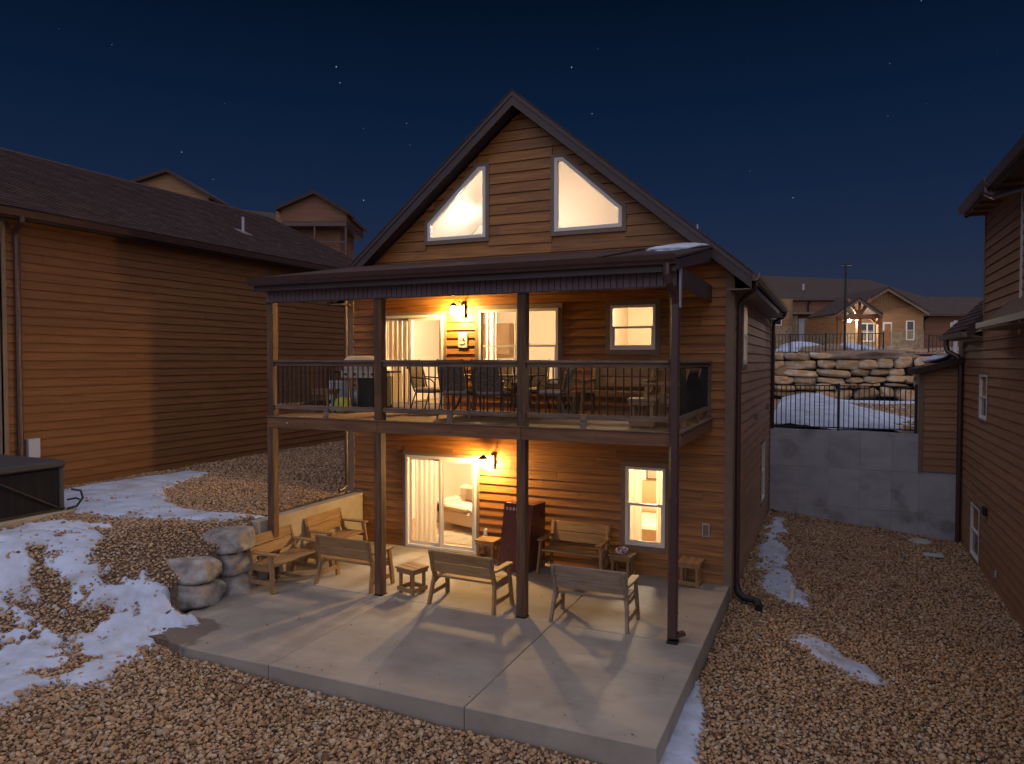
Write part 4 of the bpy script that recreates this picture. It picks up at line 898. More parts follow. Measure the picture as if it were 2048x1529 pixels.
# ------------------------------------------------------------------ low concrete wall and boulders at the left of the patio
lw = thing('retaining_wall', 'low pale concrete retaining wall along the left side of the patio', 'wall')
MB().box(.11, .305, -3.02, -.04, -.3, 1.01).build('wall_panel', 'conc_low', lw, bevel=.008); MB().box(.12, .30, -.038, .0, -.2, 1.08).build('end_board', 'trim', lw)
def boulder_mesh(s, seed, sub=4, m='boulder'):
    rs = random.Random(seed*71+3); bm = bmesh.new(); bmesh.ops.create_icosphere(bm, subdivisions=sub, radius=1); off = Vector((seed*5.1, seed*2.3, seed*9.7))
    P = [(Vector(n).normalized(), d) for n, d in (((1, .1, .1), .93), ((-1, .05, -.1), .93), ((.05, 1, 0), .92), ((0, -1, .08), .90), ((.04, 0, 1), .84), ((0, .05, -1), .84))]
    for k in range(11): P.append((Vector((rs.gauss(0, 1), rs.gauss(0, 1), rs.gauss(0, .9))).normalized(), rs.uniform(.92, 1.10)))
    for v in bm.verts:
        p = v.co.normalized(); r = 1.32
        ds = sorted(d/max(n.dot(p), 1e-3) for n, d in P if n.dot(p) > .05)
        r = min(r, ds[0]); 
        if len(ds) > 1: r -= .035*max(0, 1-(ds[1]-ds[0])/.10)
        k = r*(1+.050*mnoise.noise(p*2.1+off)+.035*mnoise.noise(p*5.1+off)+.020*mnoise.noise(p*12+off))
        v.co = Vector((p.x*s[0]*k, p.y*s[1]*k, p.z*s[2]*k))*1.06
    me = bpy.data.meshes.new('boulder'); bm.to_mesh(me); bm.free(); me.materials.append(M[m]); me.polygons.foreach_set('use_smooth', [True]*len(me.polygons)); return me
bw = thing('boulder_wall', 'stack of five large grey boulders beside the left bench', 'boulders', (.2, -3.8, 0))
for i, (c, s, rz) in enumerate((((-.06, .27, .815), (.38, .30, .185), 8), ((-.04, .30, .47), (.36, .30, .205), -10), ((-.08, .28, .12), (.40, .32, .225), 5), ((-.12, -.40, .50), (.45, .36, .20), -4), ((-.14, -.44, .14), (.47, .40, .235), 6))):
    o = bpy.data.objects.new('boulder', boulder_mesh(s, i+11, 4, 'boulder_grey')); col.objects.link(o); o.parent = bw; o.location = c; o.rotation_euler = (R(random.uniform(-5, 5)), R(random.uniform(-6, 6)), R(rz))

# ------------------------------------------------------------------ hot tub on its slab
tubp = thing('slab', 'raised concrete slab under the hot tub', 'slab'); MB().box(-6.0, -3.22, -7.2, -3.70, .72, 1.08).build('slab_block', 'conc_low', tubp, bevel=.012)
ht = thing('hot_tub', 'dark brown hot tub with a black vinyl cover at the left edge', 'hot tub', (-4.4, -5.1, 1.08))
MB().box(-1.05, 1.05, -1.05, 1.13, .0, .76).build('cabinet', 'spa_side', ht, bevel=.02)
for x, y in ((1.0, 1.08), (1.0, -1.08), (-1.09, 1.08), (-1.09, -1.08)): MB().box(x, x+.09, y, y+.09, 0.001, .775).build('corner_post', 'spa_cover', ht, bevel=.02)
part(ht, 'base_strip', 'black', 1.052, 1.07, -1.0, 1.08, .0, .05)
for s in (0, 1): MB().box(-1.1, 1.13, -1.12+s*1.15, .02+s*1.16, .775, .90).build('cover', 'spa_cover', ht, bevel=.03)
for y in (-.45,): part(ht, 'panel_seam', 'black', 1.052, 1.06, y-.35, y+.35, .06, .74)
MB().tube([(1.14, -1.3, .80), (1.15, -.35, .82), (1.13, -.1, .72), (1.10, .6, .32), (1.10, 1.02, .08), (1.12, 1.14, .04)], .018, 6).build('cover_strap', 'rubber', ht)
MB().tube([(1.12, 1.18, .02), (1.22, 1.30, .06), (1.27, 1.38, .2), (1.24, 1.36, .33), (1.12, 1.27, .36)], .02, 6).build('hose', 'rubber', ht); MB().tube([(1.1, 1.2, .18), (1.2, 1.3, .2), (1.24, 1.34, .17)], .018, 6).build('hose', 'rubber', ht)
part(ht, 'control_plate', 'galv', 1.132, 1.15, -1.1, -.62, .66, .74)

# ------------------------------------------------------------------ roofs with shingles
def shingle_roof(parent, O, U, S, lu, ls, tab=.30, row=.15, near=300, ref=Vector((9.15, -12.4, 3.75))):
    """O corner at the eave, U unit along the eave, S unit up the slope; tabs with real butt edges"""
    O, U, S = Vector(O), Vector(U).normalized(), Vector(S).normalized(); N = U.cross(S)
    if N.z < 0: N = -N
    tabs = []
    for r in range(int(ls/row)):
        off = (r % 2)*tab/2-tab/2*.3
        u = -off
        while u < lu:
            a, b = max(u, 0), min(u+tab-.006, lu)
            if b-a > .03: tabs.append((a, b, r))
            u += tab
    tabs.sort(key=lambda q: ((O+U*(q[0]+q[1])/2+S*q[2]*row)-ref).length)
    def geo(mb, a, b, r):
        h = .013+.007*((r*7+int(a*13)) % 5)/5; s0, s1 = r*row, (r+1)*row+.01
        p = [O+U*a+S*s0, O+U*b+S*s0, O+U*b+S*s1, O+U*a+S*s1]
        mb.hexa([p[0]-N*.002, p[1]-N*.002, p[2]-N*.01, p[3]-N*.01, p[0]+N*h, p[1]+N*h, p[2]+N*.002, p[3]+N*.002])
    for q in tabs[:near]: m_ = MB(); geo(m_, *q); m_.build('shingle', 'shingle', parent)
    m_ = MB()
    for q in tabs[near:]: geo(m_, *q)
    if m_.v:
        o = m_.build('shingles', 'shingle_far', parent); o['kind'] = 'stuff'
def far_shingle():
    m = M['shingle'].copy(); m.name = 'brown_shingle_field'; t = m.node_tree; n = t.nodes; l = t.links
    g_ = n.new('ShaderNodeNewGeometry'); hs = [x for x in n if x.type == 'HUE_SAT'][0]; mr = [x for x in n if x.type == 'MAP_RANGE' and abs(x.inputs[3].default_value-.72) < .02]
    for x in n:
        if x.type == 'OBJECT_INFO':
            for k in list(x.outputs['Random'].links):
                to = k.to_socket; l.remove(k); l.new(g_.outputs['Random Per Island'], to)
    return m
M['shingle_far'] = far_shingle()

# ------------------------------------------------------------------ neighbour house, left
lh = thing('house', 'long brown neighbour house on the left with a dark shingle roof', 'house', (0, 0, 0))
LX = -6.08; eT = T_EAST(LX)
part(lh, 'wall', 'siding_left', -14.2, LX-.001, -3.3, 9.7, .7, 6.62)
siding(lh, eT, -3.2, 9.65, .98, 6.62, .184, [], 'siding_left')
MB(eT).box(-3.34, -3.21, -.046, -.001, .9, 6.62).build('corner_trim', 'trim', lh); part(lh, 'corner_trim', 'trim', LX-.10, LX+.046, -3.345, -3.301, .9, 6.62)
siding(lh, Matrix.Translation((0, -3.3, 0)), -14, LX-.10, .98, 6.6, .184, [], 'siding_left', joint=3.66)
ex, ez = LX+.42, 6.78; RX = LX-5.2; rz_ = ez+(ex-RX)*.47; Y0, Y1 = -3.65, 10.0
def slopebox(x0, z0, x1, z1, t0, t1, y0, y1, nm, m, par):
    return MB().prism([(x0, z0-t0), (x1, z1-t0), (x1, z1-t1), (x0, z0-t1)], lambda u, v, t: (u, t, v), y0, y1).build(nm, m, par)
slopebox(ex, ez, RX, rz_, .0, .16, Y0, Y1, 'roof', 'roofplain', lh); slopebox(2*RX-ex, ez, RX, rz_, .0, .16, Y0, Y1, 'roof', 'roofplain', lh)
slopebox(ex, ez, RX, rz_, -.012, .22, Y0-.03, Y0-.001, 'rake_board', 'fascia', lh); slopebox(ex, ez, RX, rz_, -.012, .22, Y1+.001, Y1+.03, 'rake_board', 'fascia', lh)
MB().prism([(LX, 6.62), (RX, 6.62+5.2*.47), (2*RX-LX, 6.62)], lambda u, v, t: (u, t, v), -3.3, 9.7).build('gable_wall', 'siding_left', lh)
part(lh, 'soffit', 'fascia', LX+.001, ex-.02, Y0, Y1, 6.60, 6.62); part(lh, 'fascia_board', 'fascia', ex-.02, ex, Y0, Y1, 6.56, 6.75)
MB().prism([(0, 0), (.09, 0), (.13, .13), (.115, .13), (.08, .015), (.012, .015), (.012, .13), (0, .13)], lambda u, v, t: (ex+.002+u, t, 6.60+v), Y0, Y1).build('gutter', 'brown_metal', lh)
shingle_roof(lh, (ex+.01, Y0, ez+.006), (0, 1, 0), (RX-ex, 0, rz_-ez), Y1-Y0, math.hypot(RX-ex, rz_-ez)-.02)
MB().prism([(RX-.16, rz_-.075), (RX, rz_+.012), (RX+.16, rz_-.075), (RX+.16, rz_-.055), (RX, rz_+.035), (RX-.16, rz_-.055)], lambda u, v, t: (u, t, v), Y0, Y1).build('ridge_cap', 'shingle', lh)
MB().tube([(ex+.07, -3.15, 6.62), (ex+.07, -3.15, 6.52), (LX+.12, -3.05, 6.36), (LX+.095, -3.02, 6.25), (LX+.095, -3.02, 1.02)], .055, 8).build('downspout', 'brown_metal', lh)
vp = thing('vent_pipe', 'galvanised vent pipe with a flashing skirt on the left house roof', 'vent pipe', (ex-2.1, 5.0, ez+2.1*.47)); MB().cyl((0, 0, -.05), (0, 0, .46), .05, 12).build('pipe', 'galv', vp); MB().cyl((0, 0, .46), (0, 0, .475), .062, 12).build('rim', 'galv', vp); MB().hexa([(-.2, -.2, -.09), (.24, -.2, -.11), (.24, .2, -.11), (-.2, .2, -.09), (-.18, -.18, .11), (.22, -.18, -.08), (.22, .18, -.08), (-.18, .18, .11)]).build('flashing', 'galv', vp)
ub = thing('utility_box', 'white box on the left house wall above the hot tub', 'box', (LX+.037, -2.76, 1.92)); MB().box(0, .10, -.12, .12, -.20, .20).build('cover', 'box_grey', ub, bevel=.006)

# ------------------------------------------------------------------ house, right
rh = thing('house', 'tall brown sided house at the right edge with a low shingled wing', 'house', (0, 0, 0))
QX = 12.12; wT = T_WEST(QX)
W1 = (-5.78, -4.88, 2.48, 3.52); W2 = (-6.52, -5.42, -.60, .66)
part(rh, 'wall', 'siding_pale', QX+.002, 17, -6, 8.0, -1.2, 4.4); part(rh, 'wall', 'siding_pale', QX+.002, 17, -6, 5.5, 4.4, 6.85)
siding(rh, wT, -7.95, 6.0, -.82, 4.22, .185, [sh2 for sh2 in ((W1[0]+.015, W1[1]-.015, W1[2]+.015, W1[3]-.015), (W2[0]+.015, W2[1]-.015, W2[2]+.015, W2[3]-.015))], 'siding_pale')
siding(rh, wT, -5.43, 6.0, 4.22, 6.85, .185, [(-2.32, -2.22, 3.9, 6.9)], 'siding_pale')
MB(wT).box(-8.04, -7.95, -.044, -.001, -.8, 4.2).build('corner_trim', 'siding_pale', rh); MB(wT).box(-5.53, -5.44, -.044, -.001, 4.225, 6.85).build('corner_trim', 'trim', rh); MB(wT).box(-2.31, -2.23, -.05, -.001, 4.22, 6.85).build('corner_trim', 'white', rh)
window(rh, wT, *W1, trim=.05, pane='darkpane', tm='trim', blind=.5); window(rh, wT, *W2, trim=.05, pane='darkpane', tm='trim', blind=.45)
MB(wT).box(-4.85, -4.68, -.11, -.036, .62, .80).build('vent_hood', 'black', rh, bevel=.02); MB(wT).box(-3.78, -3.70, -.06, -.036, -.35, -.24).build('outlet', 'box_grey', rh)
# tall part eave
ex2, ez2 = 11.70, 6.98
slopebox(ex2, ez2-.05, 15.5, ez2+3.8*.18, 0, .10, -6, 5.44, 'roof', 'roofplain', rh)
slopebox(ex2, ez2-.05, 15.5, ez2+3.8*.18, -.012, .16, 5.441, 5.47, 'rake_board', 'fascia', rh)
part(rh, 'soffit', 'trim', ex2+.02, QX-.002, -6, 5.44, 6.82, 6.84); part(rh, 'fascia_board', 'fascia', ex2, ex2+.02, -6, 5.44, 6.80, 6.95)
for k in range(6): part(rh, 'soffit_bracket', 'timber', ex2+.03, QX-.05, 5.2-k*.6, 5.26-k*.6, 6.76, 6.819)
MB().prism([(0, 0), (-.09, 0), (-.13, .13), (-.115, .13), (-.08, .015), (-.012, .015), (-.012, .13), (0, .13)], lambda u, v, t: (ex2-.002+u, t, 6.84+v), 2.6, 5.46).build('gutter', 'brown_metal', rh)
MB().prism([(0, 0), (-.09, 0), (-.13, .13), (-.115, .13), (-.08, .015), (-.012, .015), (-.012, .13), (0, .13)], lambda u, v, t: (ex2-.03+u, t, 6.74+v), -6, 2.3).build('gutter', 'brown_metal', rh)
part(rh, 'gable_fascia', 'fascia', ex2-.028, ex2-.002, -6, 2.3, 6.68, 6.86)
MB().tube([(ex2-.06, 2.75, 6.84), (ex2-.06, 2.72, 6.72), (ex2+.02, 2.45, 6.60), (QX-.10, 1.2, 6.50)], .055, 8).build('downspout', 'brown_metal', rh)
# low wing roof
le, lz = 11.80, 4.42
part(rh, 'wing_soffit', 'trim', le+.02, QX-.04, 5.56, 9.1, 4.26, 4.28)
slopebox(le, lz, 13.8, lz+2.0, 0, .13, 5.56, 9.15, 'wing_roof', 'roofplain', rh)
slopebox(le, lz, 13.8, lz+2.0, -.014, .2, 5.525, 5.558, 'rake_board', 'fascia', rh)
part(rh, 'wing_wall', 'siding_pale', QX+.003, 15, 8.0, 8.9, 1.5, 4.3)
shingle_roof(rh, (le-.01, 5.56, lz+.006), (0, 1, 0), (1, 0, 1), 3.58, 2.6, row=.16, near=120)
MB().prism([(0, 0), (-.08, 0), (-.12, .12), (-.105, .12), (-.07, .015), (-.012, .015), (-.012, .12), (0, .12)], lambda u, v, t: (le-.002+u, t, 4.27+v), 5.53, 9.17).build('gutter', 'trim', rh)
MB().tube([(le-.06, 8.1, 4.28), (le-.06, 8.08, 4.12), (le-.02, 8.02, 3.98), (QX-.16, 7.86, 3.86), (QX-.10, 7.82, 3.72), (QX-.095, 7.82, -.62)], .06, 8).build('downspout', 'brown_metal', rh)
# near hood roof
slopebox(11.62, 4.42, 12.6, 4.42+.98*.9, 0, .06, -3.5, 3.0, 'hood_roof', 'trim', rh); part(rh, 'hood_fascia', 'brown_metal', 11.56, 11.62, -3.5, 3.02, 4.34, 4.44); part(rh, 'hood_soffit', 'trim', 11.63, QX-.04, -3.5, 2.9, 4.30, 4.32)
slopebox(11.62, 4.42, 12.6, 4.42+.98*.9, -.005, .09, 3.001, 3.03, 'hood_rake', 'fascia', rh)

# ------------------------------------------------------------------ poured concrete wall closing the yard
cw = thing('retaining_wall', 'tall grey poured concrete retaining wall at the end of the right hand yard', 'wall')
part(cw, 'wall_core', 'conc_wall', 7.70, 12.12, 8.03, 8.22, -1.2, .95); part(cw, 'wall_core', 'conc_wall', 7.70, 11.18, 8.03, 8.22, .95, 1.94)
zz = [-1.0, -.02, .98, 1.95]
xx = [7.70, 8.42, 9.15, 9.88, 10.6, 11.2, 12.1]
for i in range(6):
    for j in range(3):
        if i == 5 and j == 2: continue
        MB().box(xx[i]+.0025, xx[i+1]-.0025, 8.0-.002*((i*3+j) % 3), 8.029, zz[j]+.002, zz[j+1]-.002).build('wall_panel', 'conc_wall', cw)
# lean-to shed on top of its right end
sd_ = thing('shed', 'brown sided lean-to with a dark sloping roof at the end of the concrete wall', 'shed')
part(sd_, 'wall', 'siding_pale', 11.22, 12.11, 8.0, 9.4, 1.0, 3.62)
siding(sd_, Matrix.Translation((0, 7.999, 0)), 11.27, 12.03, 1.02, 3.70, .17, [], 'siding_pale', joint=9)
part(sd_, 'corner_trim', 'trim', 11.17, 11.265, 7.952, 7.998, 1.0, 3.55)
MB().prism([(11.04, 3.56), (12.11, 3.86), (12.11, 3.72), (11.04, 3.42)], lambda u, v, t: (u, t, v), 7.72, 9.5).build('roof', 'roofplain', sd_)
o = blob('roof_snow', 'snow', None, (0, 0, 0), (.34, .55, .085), seed=9); o.location = (11.62, 8.7, 3.82); o.rotation_euler = (0, R(-14), 0); tag(o, 'snow heap on the lean-to roof at the right', 'snow')

# metal fences
def fence(label, p0, p1, z0, z1, posts, sp, r=.010):
    t = thing('metal_fence', label, 'fence', (p0[0], p0[1], z0)); D = Vector((p1[0]-p0[0], p1[1]-p0[1], 0)); L = D.length; D.normalize(); H_ = z1-z0
    at = lambda s, z: D*s+Vector((0, 0, z))
    for s in posts: MB().bar(at(s*L, -.05), at(s*L, H_+.03), .065, .065).build('post', 'black', t)
    for z in (.06, H_-.03): MB().bar(at(0, z), at(L, z), .03, .03).build('rail', 'black', t)
    n_ = int(L/sp)
    for i in range(1, n_): MB().bar(at(i*L/n_, .06), at(i*L/n_, H_-.03), r*1.6, r*1.6).build('picket', 'black', t)
    return t
fence('black metal picket fence on top of the concrete wall', (7.73, 8.12), (11.12, 8.12), 1.96, 3.14, (0, .48, 1), .115, .014)
fence('black metal picket fence above the boulder wall, in front of the far houses', (4.6, 24.75), (11.35, 24.75), 4.12, 5.05, (0, .2, .41, .64, .87, 1), .15, .018)
fence('short black metal fence at the far right beside the grey meter post', (13.3, 26.0), (17.5, 26.0), 4.15, 4.95, (0, .5, 1), .15, .014)
# boulder retaining wall
BL = [(6.88, 3.96, .52, .35), (7.72, 3.97, 1.09, .31), (8.75, 3.99, .99, .28), (6.9, 3.58, .5, .41), (7.86, 3.56, 1.44, .45), (8.97, 3.61, .78, .42), (9.84, 3.6, .96, .45), (10.7, 3.62, .85, .47), (11.34, 3.63, .67, .44), (12.1, 3.72, .75, .51), (7.0, 3.2, .75, .37), (7.83, 3.16, 1.52, .33), (9.3, 3.19, 1.37, .34), (10.36, 3.24, .78, .33), (11.18, 3.24, .83, .28), (11.86, 3.27, .61, .34), (7.16, 2.81, .85, .34), (8.06, 2.8, .96, .33), (9.14, 2.86, 1.17, .27), (10.15, 2.9, .76, .25), (11.0, 2.93, .9, .28), (11.9, 2.94, .87, .29), (12.36, 2.92, .38, .35), (7.2, 2.47, .89, .31), (8.06, 2.52, .85, .3), (8.95, 2.56, .83, .3), (9.72, 2.64, .49, .22), (10.15, 2.6, .38, .25), (10.63, 2.67, .6, .18), (11.04, 2.68, .32, .19), (11.84, 2.68, .99, .15), (7.2, 2.17, .9, .27), (8.1, 2.22, .91, .21), (8.96, 2.15, .84, .49), (9.73, 2.24, .72, .46), (10.66, 2.28, 1.05, .51), (11.48, 2.36, .59, .45), (12.16, 2.28, .77, .53), (13.0, 3.7, .9, .5), (13.0, 3.2, 1.0, .45), (12.95, 2.7, .8, .45), (13.0, 2.25, .9, .5), (6.1, 3.9, .9, .4), (6.1, 3.45, .9, .45), (6.0, 2.95, 1.2, .45), (7.0, 2.9, .8, .36), (7.15, 3.35, .7, .36), (6.15, 2.5, .9, .4), (6.1, 2.15, .9, .4)]
bwall = thing('boulder_retaining_wall', 'tall retaining wall of stacked tan and grey boulders behind the snowy yard', 'wall', (10, 24.1, 1.95))
for i, (x, z, w, h_) in enumerate(BL):
    o = bpy.data.objects.new('boulder', boulder_mesh((w*.50, .38, h_*.52), i+40, 4)); col.objects.link(o); o.parent = bwall
    o.location = (x-10, random.uniform(-.1, .08)-(3.9-z)*.0, z-1.95); o.rotation_euler = (R(random.uniform(-7, 7)), R(random.uniform(-5, 5)), R(random.uniform(-10, 10)))
part(bwall, 'earth_backing', 'roofplain', -5.2, 4.6, .18, .4, -.3, 2.12)
o = blob('dirt_bank', 'dirt', None, (0, 0, 0), (2.2, .9, .28), seed=2, nz=.4); o.location = (10.8, 24.6, 3.98); o['kind'] = 'structure'
# snow mound and patches in the upper yard
def mound(X, Y):
    a = .80*np.exp(-(((X-8.5)/1.7)**2+((Y-13.3)/3.0)**2))+.34*np.exp(-(((X-8.3)/2.1)**2+((Y-9.6)/1.6)**2))
    return 1.89+a+.26*fbm(X, Y, .9, 1)+.09*fbm(X, Y, 3, 4)
o = grid_mesh('snow_mound', 'snow', np.arange(7.7, 14.2, .08), np.arange(8.225, 23.9, .1), mound, lambda X, Y: mound(X, Y) > 1.955+.0*X); o['kind'] = 'structure'
def strip2(X, Y): return 1.93+.13*np.exp(-((Y-22.4+.25*np.sin(X*1.3))/.55)**2)+.06*fbm(X, Y, 1.6, 5)
o = grid_mesh('snow_strip', 'snow', np.arange(7.6, 13.9, .1), np.arange(20.6, 23.9, .1), strip2, lambda X, Y: strip2(X, Y) > 1.975); o['kind'] = 'structure'
rs2 = np.random.RandomState(3)
def ystones(n, x0, x1, y0, y1, z):
    X = rs2.uniform(x0, x1, n); Y = rs2.uniform(y0, y1, n); s = rs2.uniform(.04, .14, n)**1.0*1.0
    Z = np.maximum(mound(X, Y), 1.952)+s*.1 if z is None else z+s*.1
    return np.stack([X, Y, Z+0*X], 1), np.stack([rs2.normal(0, .4, n), rs2.normal(0, .4, n), rs2.uniform(0, 6.3, n)], 1), s, rs2.randint(0, 9, n)
a_ = ystones(2600, 7.8, 14, 8.5, 23.8, None); kk_ = mound(a_[0][:, 0], a_[0][:, 1]) < 1.97; a_ = tuple(q[kk_] for q in a_); b_ = ystones(900, 5, 14, 24.5, 27, 4.13)
g2 = scatter('yard_stones', *[np.concatenate([a_[i], b_[i]]) for i in range(4)]); g2['label'] = 'small stones scattered on the raised yard'; g2['category'] = 'stones'

# small things in the right yard
pp = thing('pipe_stub', 'white plastic pipe stub standing in the snow of the right yard', 'pipe', (8.60, .52, -.34)); MB().cyl((0, 0, 0), (.01, 0, .26), .05, 12).build('pipe', 'white', pp); MB().cyl((.01, 0, .26), (.01, 0, .29), .058, 12).build('cap', 'white', pp)
dc = thing('drain_cover', 'round pale drain cover in the gravel near the concrete wall', 'drain cover', (11.15, 7.3, -.60)); MB().lathe([(.27, 0), (.27, .03), (.22, .05), (.001, .055)], n=24).build('lid', 'box_grey', dc); MB().lathe([(.30, -.03), (.30, .01), (.275, .012), (.275, -.03)], n=24).build('rim', 'galv', dc)
fs_ = thing('flat_stone', 'flat grey slab lying in the gravel near the drain cover', 'slab', (11.3, 6.0, -.60)); MB().box(-.2, .2, -.12, .12, 0, .04).build('slab', 'box_grey', fs_, bevel=.01)

# ------------------------------------------------------------------ far buildings (turned with the slope street behind)
BY = R(YAW)
def far(name, label, cat, d, base=3.0): 
    t = thing(name, label, cat, (9.154-math.sin(BY)*d, -12.426+math.cos(BY)*d, 0), BY); return t
def fp(px, py, d): return ((px-1024)/1443.25*d, 3.75+(722-py)/1443.25*d)
def fwin(par, x0, x1, z0, z1, y=0., cols=1):
    f = ringpoly(MB(), rect(x0, x1, z0, z1), rect(x0+.09, x1-.09, z0+.09, z1-.09), y-.06, y-.001)
    for k in range(1, cols): xm = lin(x0, x1, k/cols); f.box(xm-.05, xm+.05, y-.055, y-.002, z0+.09, z1-.09)
    o = f.build('window', 'white', par); MB().box(x0+.09, x1-.09, y-.05, y-.03, (z0+z1)/2-.04, (z0+z1)/2+.04).build('meeting_rail', 'white', o); MB().box(x0+.09, x1-.09, y-.02, y-.003, z0+.09, z1-.09).build('pane', 'darkpane', o); return o
# lodge with timber porch
D = 58.; K = D/1443.25
X = lambda p: (p-1024)*K
Z = lambda p: 3.75+(722-p)*K
lo = far('lodge', 'small tan lodge with a timber frame gable porch and stone base, far right', 'house', D)
gz = 4.6
part(lo, 'wall', 'tan_siding', X(1688), X(1845), .0, 8, gz+1.6, Z(627)); 
part(lo, 'stone_base', 'stone_veneer', X(1687), X(1846), -.05, 8, gz-1.5, gz+1.62)
MB().prism([(X(1690), Z(627)), (X(1845), Z(627)), (X(1767), Z(578))], lambda u, v, t: (u, t, v), .0, .2).build('gable_wall', 'tan_siding', lo)
for i in range(30):
    u = X(1692)+(X(1843)-X(1692))*(i+.5)/30; um = X(1767); hh = (1-abs(u-um)/((X(1845)-X(1690))/2))*(Z(578)-Z(627))
    if hh > .1: MB().box(u-.03, u+.03, -.05, -.002, Z(627), Z(627)+hh).build('batten', 'tan_siding', lo)
for s in (-1, 1):
    a, b = (X(1767), Z(576)), (X(1767)+s*(X(1849)-X(1767)), Z(625))
    MB().prism([a, b, (b[0], b[1]-.28), (a[0], a[1]-.28)], lambda u, v, t: (u, t, v), -.55, -.45).build('rake_board', 'trim', lo)
    MB().prism([(a[0], a[1]+.06), (b[0], b[1]+.06), (b[0], b[1]-.05), (a[0], a[1]-.05)], lambda u, v, t: (u, t, v), -.6, 7).build('roof', 'far_roof', lo)
MB().hexa([(X(1769), 2.6, Z(626)), (X(2100), 2.6, Z(626)), (X(2100), 9, Z(576)), (X(1769), 9, Z(576)), (X(1769), 2.6, Z(624)), (X(2100), 2.6, Z(624)), (X(2100), 9, Z(574)), (X(1769), 9, Z(574))]).build('wing_roof', 'far_roof', lo)
part(lo, 'wing_wall', 'far_siding', X(1846), X(2100), 3.2, 9, gz-1.5, Z(627)); part(lo, 'wing_gutter', 'brown_metal', X(1848), X(2100), 2.4, 2.6, Z(628), Z(625))
MB().tube([(X(1893), 2.5, Z(628)), (X(1890), 3.0, Z(633)), (X(1889), 3.1, Z(640)), (X(1889), 3.1, gz-1)], .09, 6).build('downspout', 'black', lo)
fwin(lo, X(1810), X(1827), Z(680), Z(641)); fwin(lo, X(1718), X(1747), Z(683), Z(646), cols=2)
o = MB().box(X(1764), X(1782), -.05, -.002, Z(694), Z(644)).build('door', 'white', lo); MB().box(X(1767), X(1779), -.08, -.052, Z(691), Z(648)).build('leaf', 'timber', o)
pz = Z(697)
po = thing('porch', 'timber framed gable porch with a bright lamp on the lodge front', 'porch', lo.location, BY)
yf = -4.2; f_ = (D+yf)/D
XX = lambda p: (p-1024)*K*f_
ZZ = lambda p: 3.75+(722-p)*K*f_
for p in (1677, 1716, 1757): part(po, 'post', 'timber', XX(p)-.15, XX(p)+.15, yf-.15, yf+.15, 4.1, ZZ(636))
MB().bar((XX(1672), yf, ZZ(636)), (XX(1762), yf, ZZ(632)), .3, .34).build('beam', 'timber', po)
for s in (-1, 1):
    a, b = (XX(1710), ZZ(597)), (XX(1710)+s*(XX(1757)-XX(1710)), ZZ(629))
    MB().prism([a, b, (b[0], b[1]-.26), (a[0], a[1]-.26)], lambda u, v, t: (u, t, v), yf-.5, yf-.38).build('rake_board', 'trim', po)
    MB().prism([(a[0], a[1]+.06), (b[0], b[1]+.06), (b[0], b[1]-.06), (a[0], a[1]-.06)], lambda u, v, t: (u, t, v), yf-.55, -.02).build('roof', 'far_roof', po)
    MB().bar((XX(1716), yf, ZZ(632)), (XX(1716)+s*.85, yf, ZZ(632)+1.25), .2, .2).build('brace', 'timber', po)
    MB().bar((XX(1677 if s < 0 else 1757), yf, ZZ(650)), (XX(1677 if s < 0 else 1757)-s*.7, yf, ZZ(636)), .16, .16).build('brace', 'timber', po)
MB().bar((XX(1716), yf, ZZ(634)), (XX(1716), yf, ZZ(602)), .2, .2).build('king_post', 'timber', po)
part(po, 'deck', 'conc', XX(1665), XX(1800), yf-.3, -.06, 3.9, 4.55)
fl = thing('porch_lamp', 'bright round lamp hanging under the lodge porch beam', 'lamp', (0, 0, 0)); fl.parent = None
lc = Matrix.Rotation(BY, 4, 'Z') @ Vector((XX(1713)-.25, yf+.75, ZZ(640)))+Vector(lo.location); fl.location = lc
MB().lathe([(.001, -.13), (.09, -.09), (.12, 0), (.09, .07)], n=12).build('globe', 'far_lamp', fl, smooth=True); MB().lathe([(.10, .071), (.05, .13), (.02, .2)], n=10).build('cap', 'black', fl)
# big dark building behind
D = 80.; K = D/1443.25
bb = far('building', 'long building with a large dark shingle roof behind the lodge', 'house', D)
MB().hexa([(X(1480), 0, Z(600)), (X(1862), 0, Z(600)), (X(1862), 9, Z(581)), (X(1480), 9, Z(600)), (X(1480), 0, Z(598)), (X(1862), 0, Z(598)), (X(1815), 9, Z(542)), (X(1480), 9, Z(529))]).build('roof', 'far_roof', bb)
part(bb, 'wall', 'far_siding', X(1490), X(1860), .4, 8, 3.5, Z(600)); part(bb, 'gutter', 'brown_metal', X(1480), X(1862), -.1, .0, Z(601), Z(597))
MB().tube([(X(1620), 0, Z(601)), (X(1617), .2, Z(608)), (X(1617), .3, Z(625))], .09, 6).build('downspout', 'black', bb)
MB().box(X(1626), X(1630), 3.2, 3.4, Z(575), Z(562)).build('vent_pipe', 'galv', bb)
D = 72.; K = D/1443.25
ww = far('annex', 'tan sided annex with stone base and pale door beyond the upper fence', 'house', D)
part(ww, 'wall', 'tan_siding', X(1480), X(1581), 0, 4, 4, Z(598)); part(ww, 'stone_base', 'stone_veneer', X(1480), X(1582), -.06, -.001, 3.5, Z(653)); part(ww, 'corner_trim', 'trim', X(1580), X(1583), -.05, 0, 4, Z(598))
fwin(ww, X(1537), X(1562), Z(651), Z(624), cols=2); part(ww, 'shutter', 'timber', X(1563), X(1566), -.05, -.001, Z(651), Z(622))
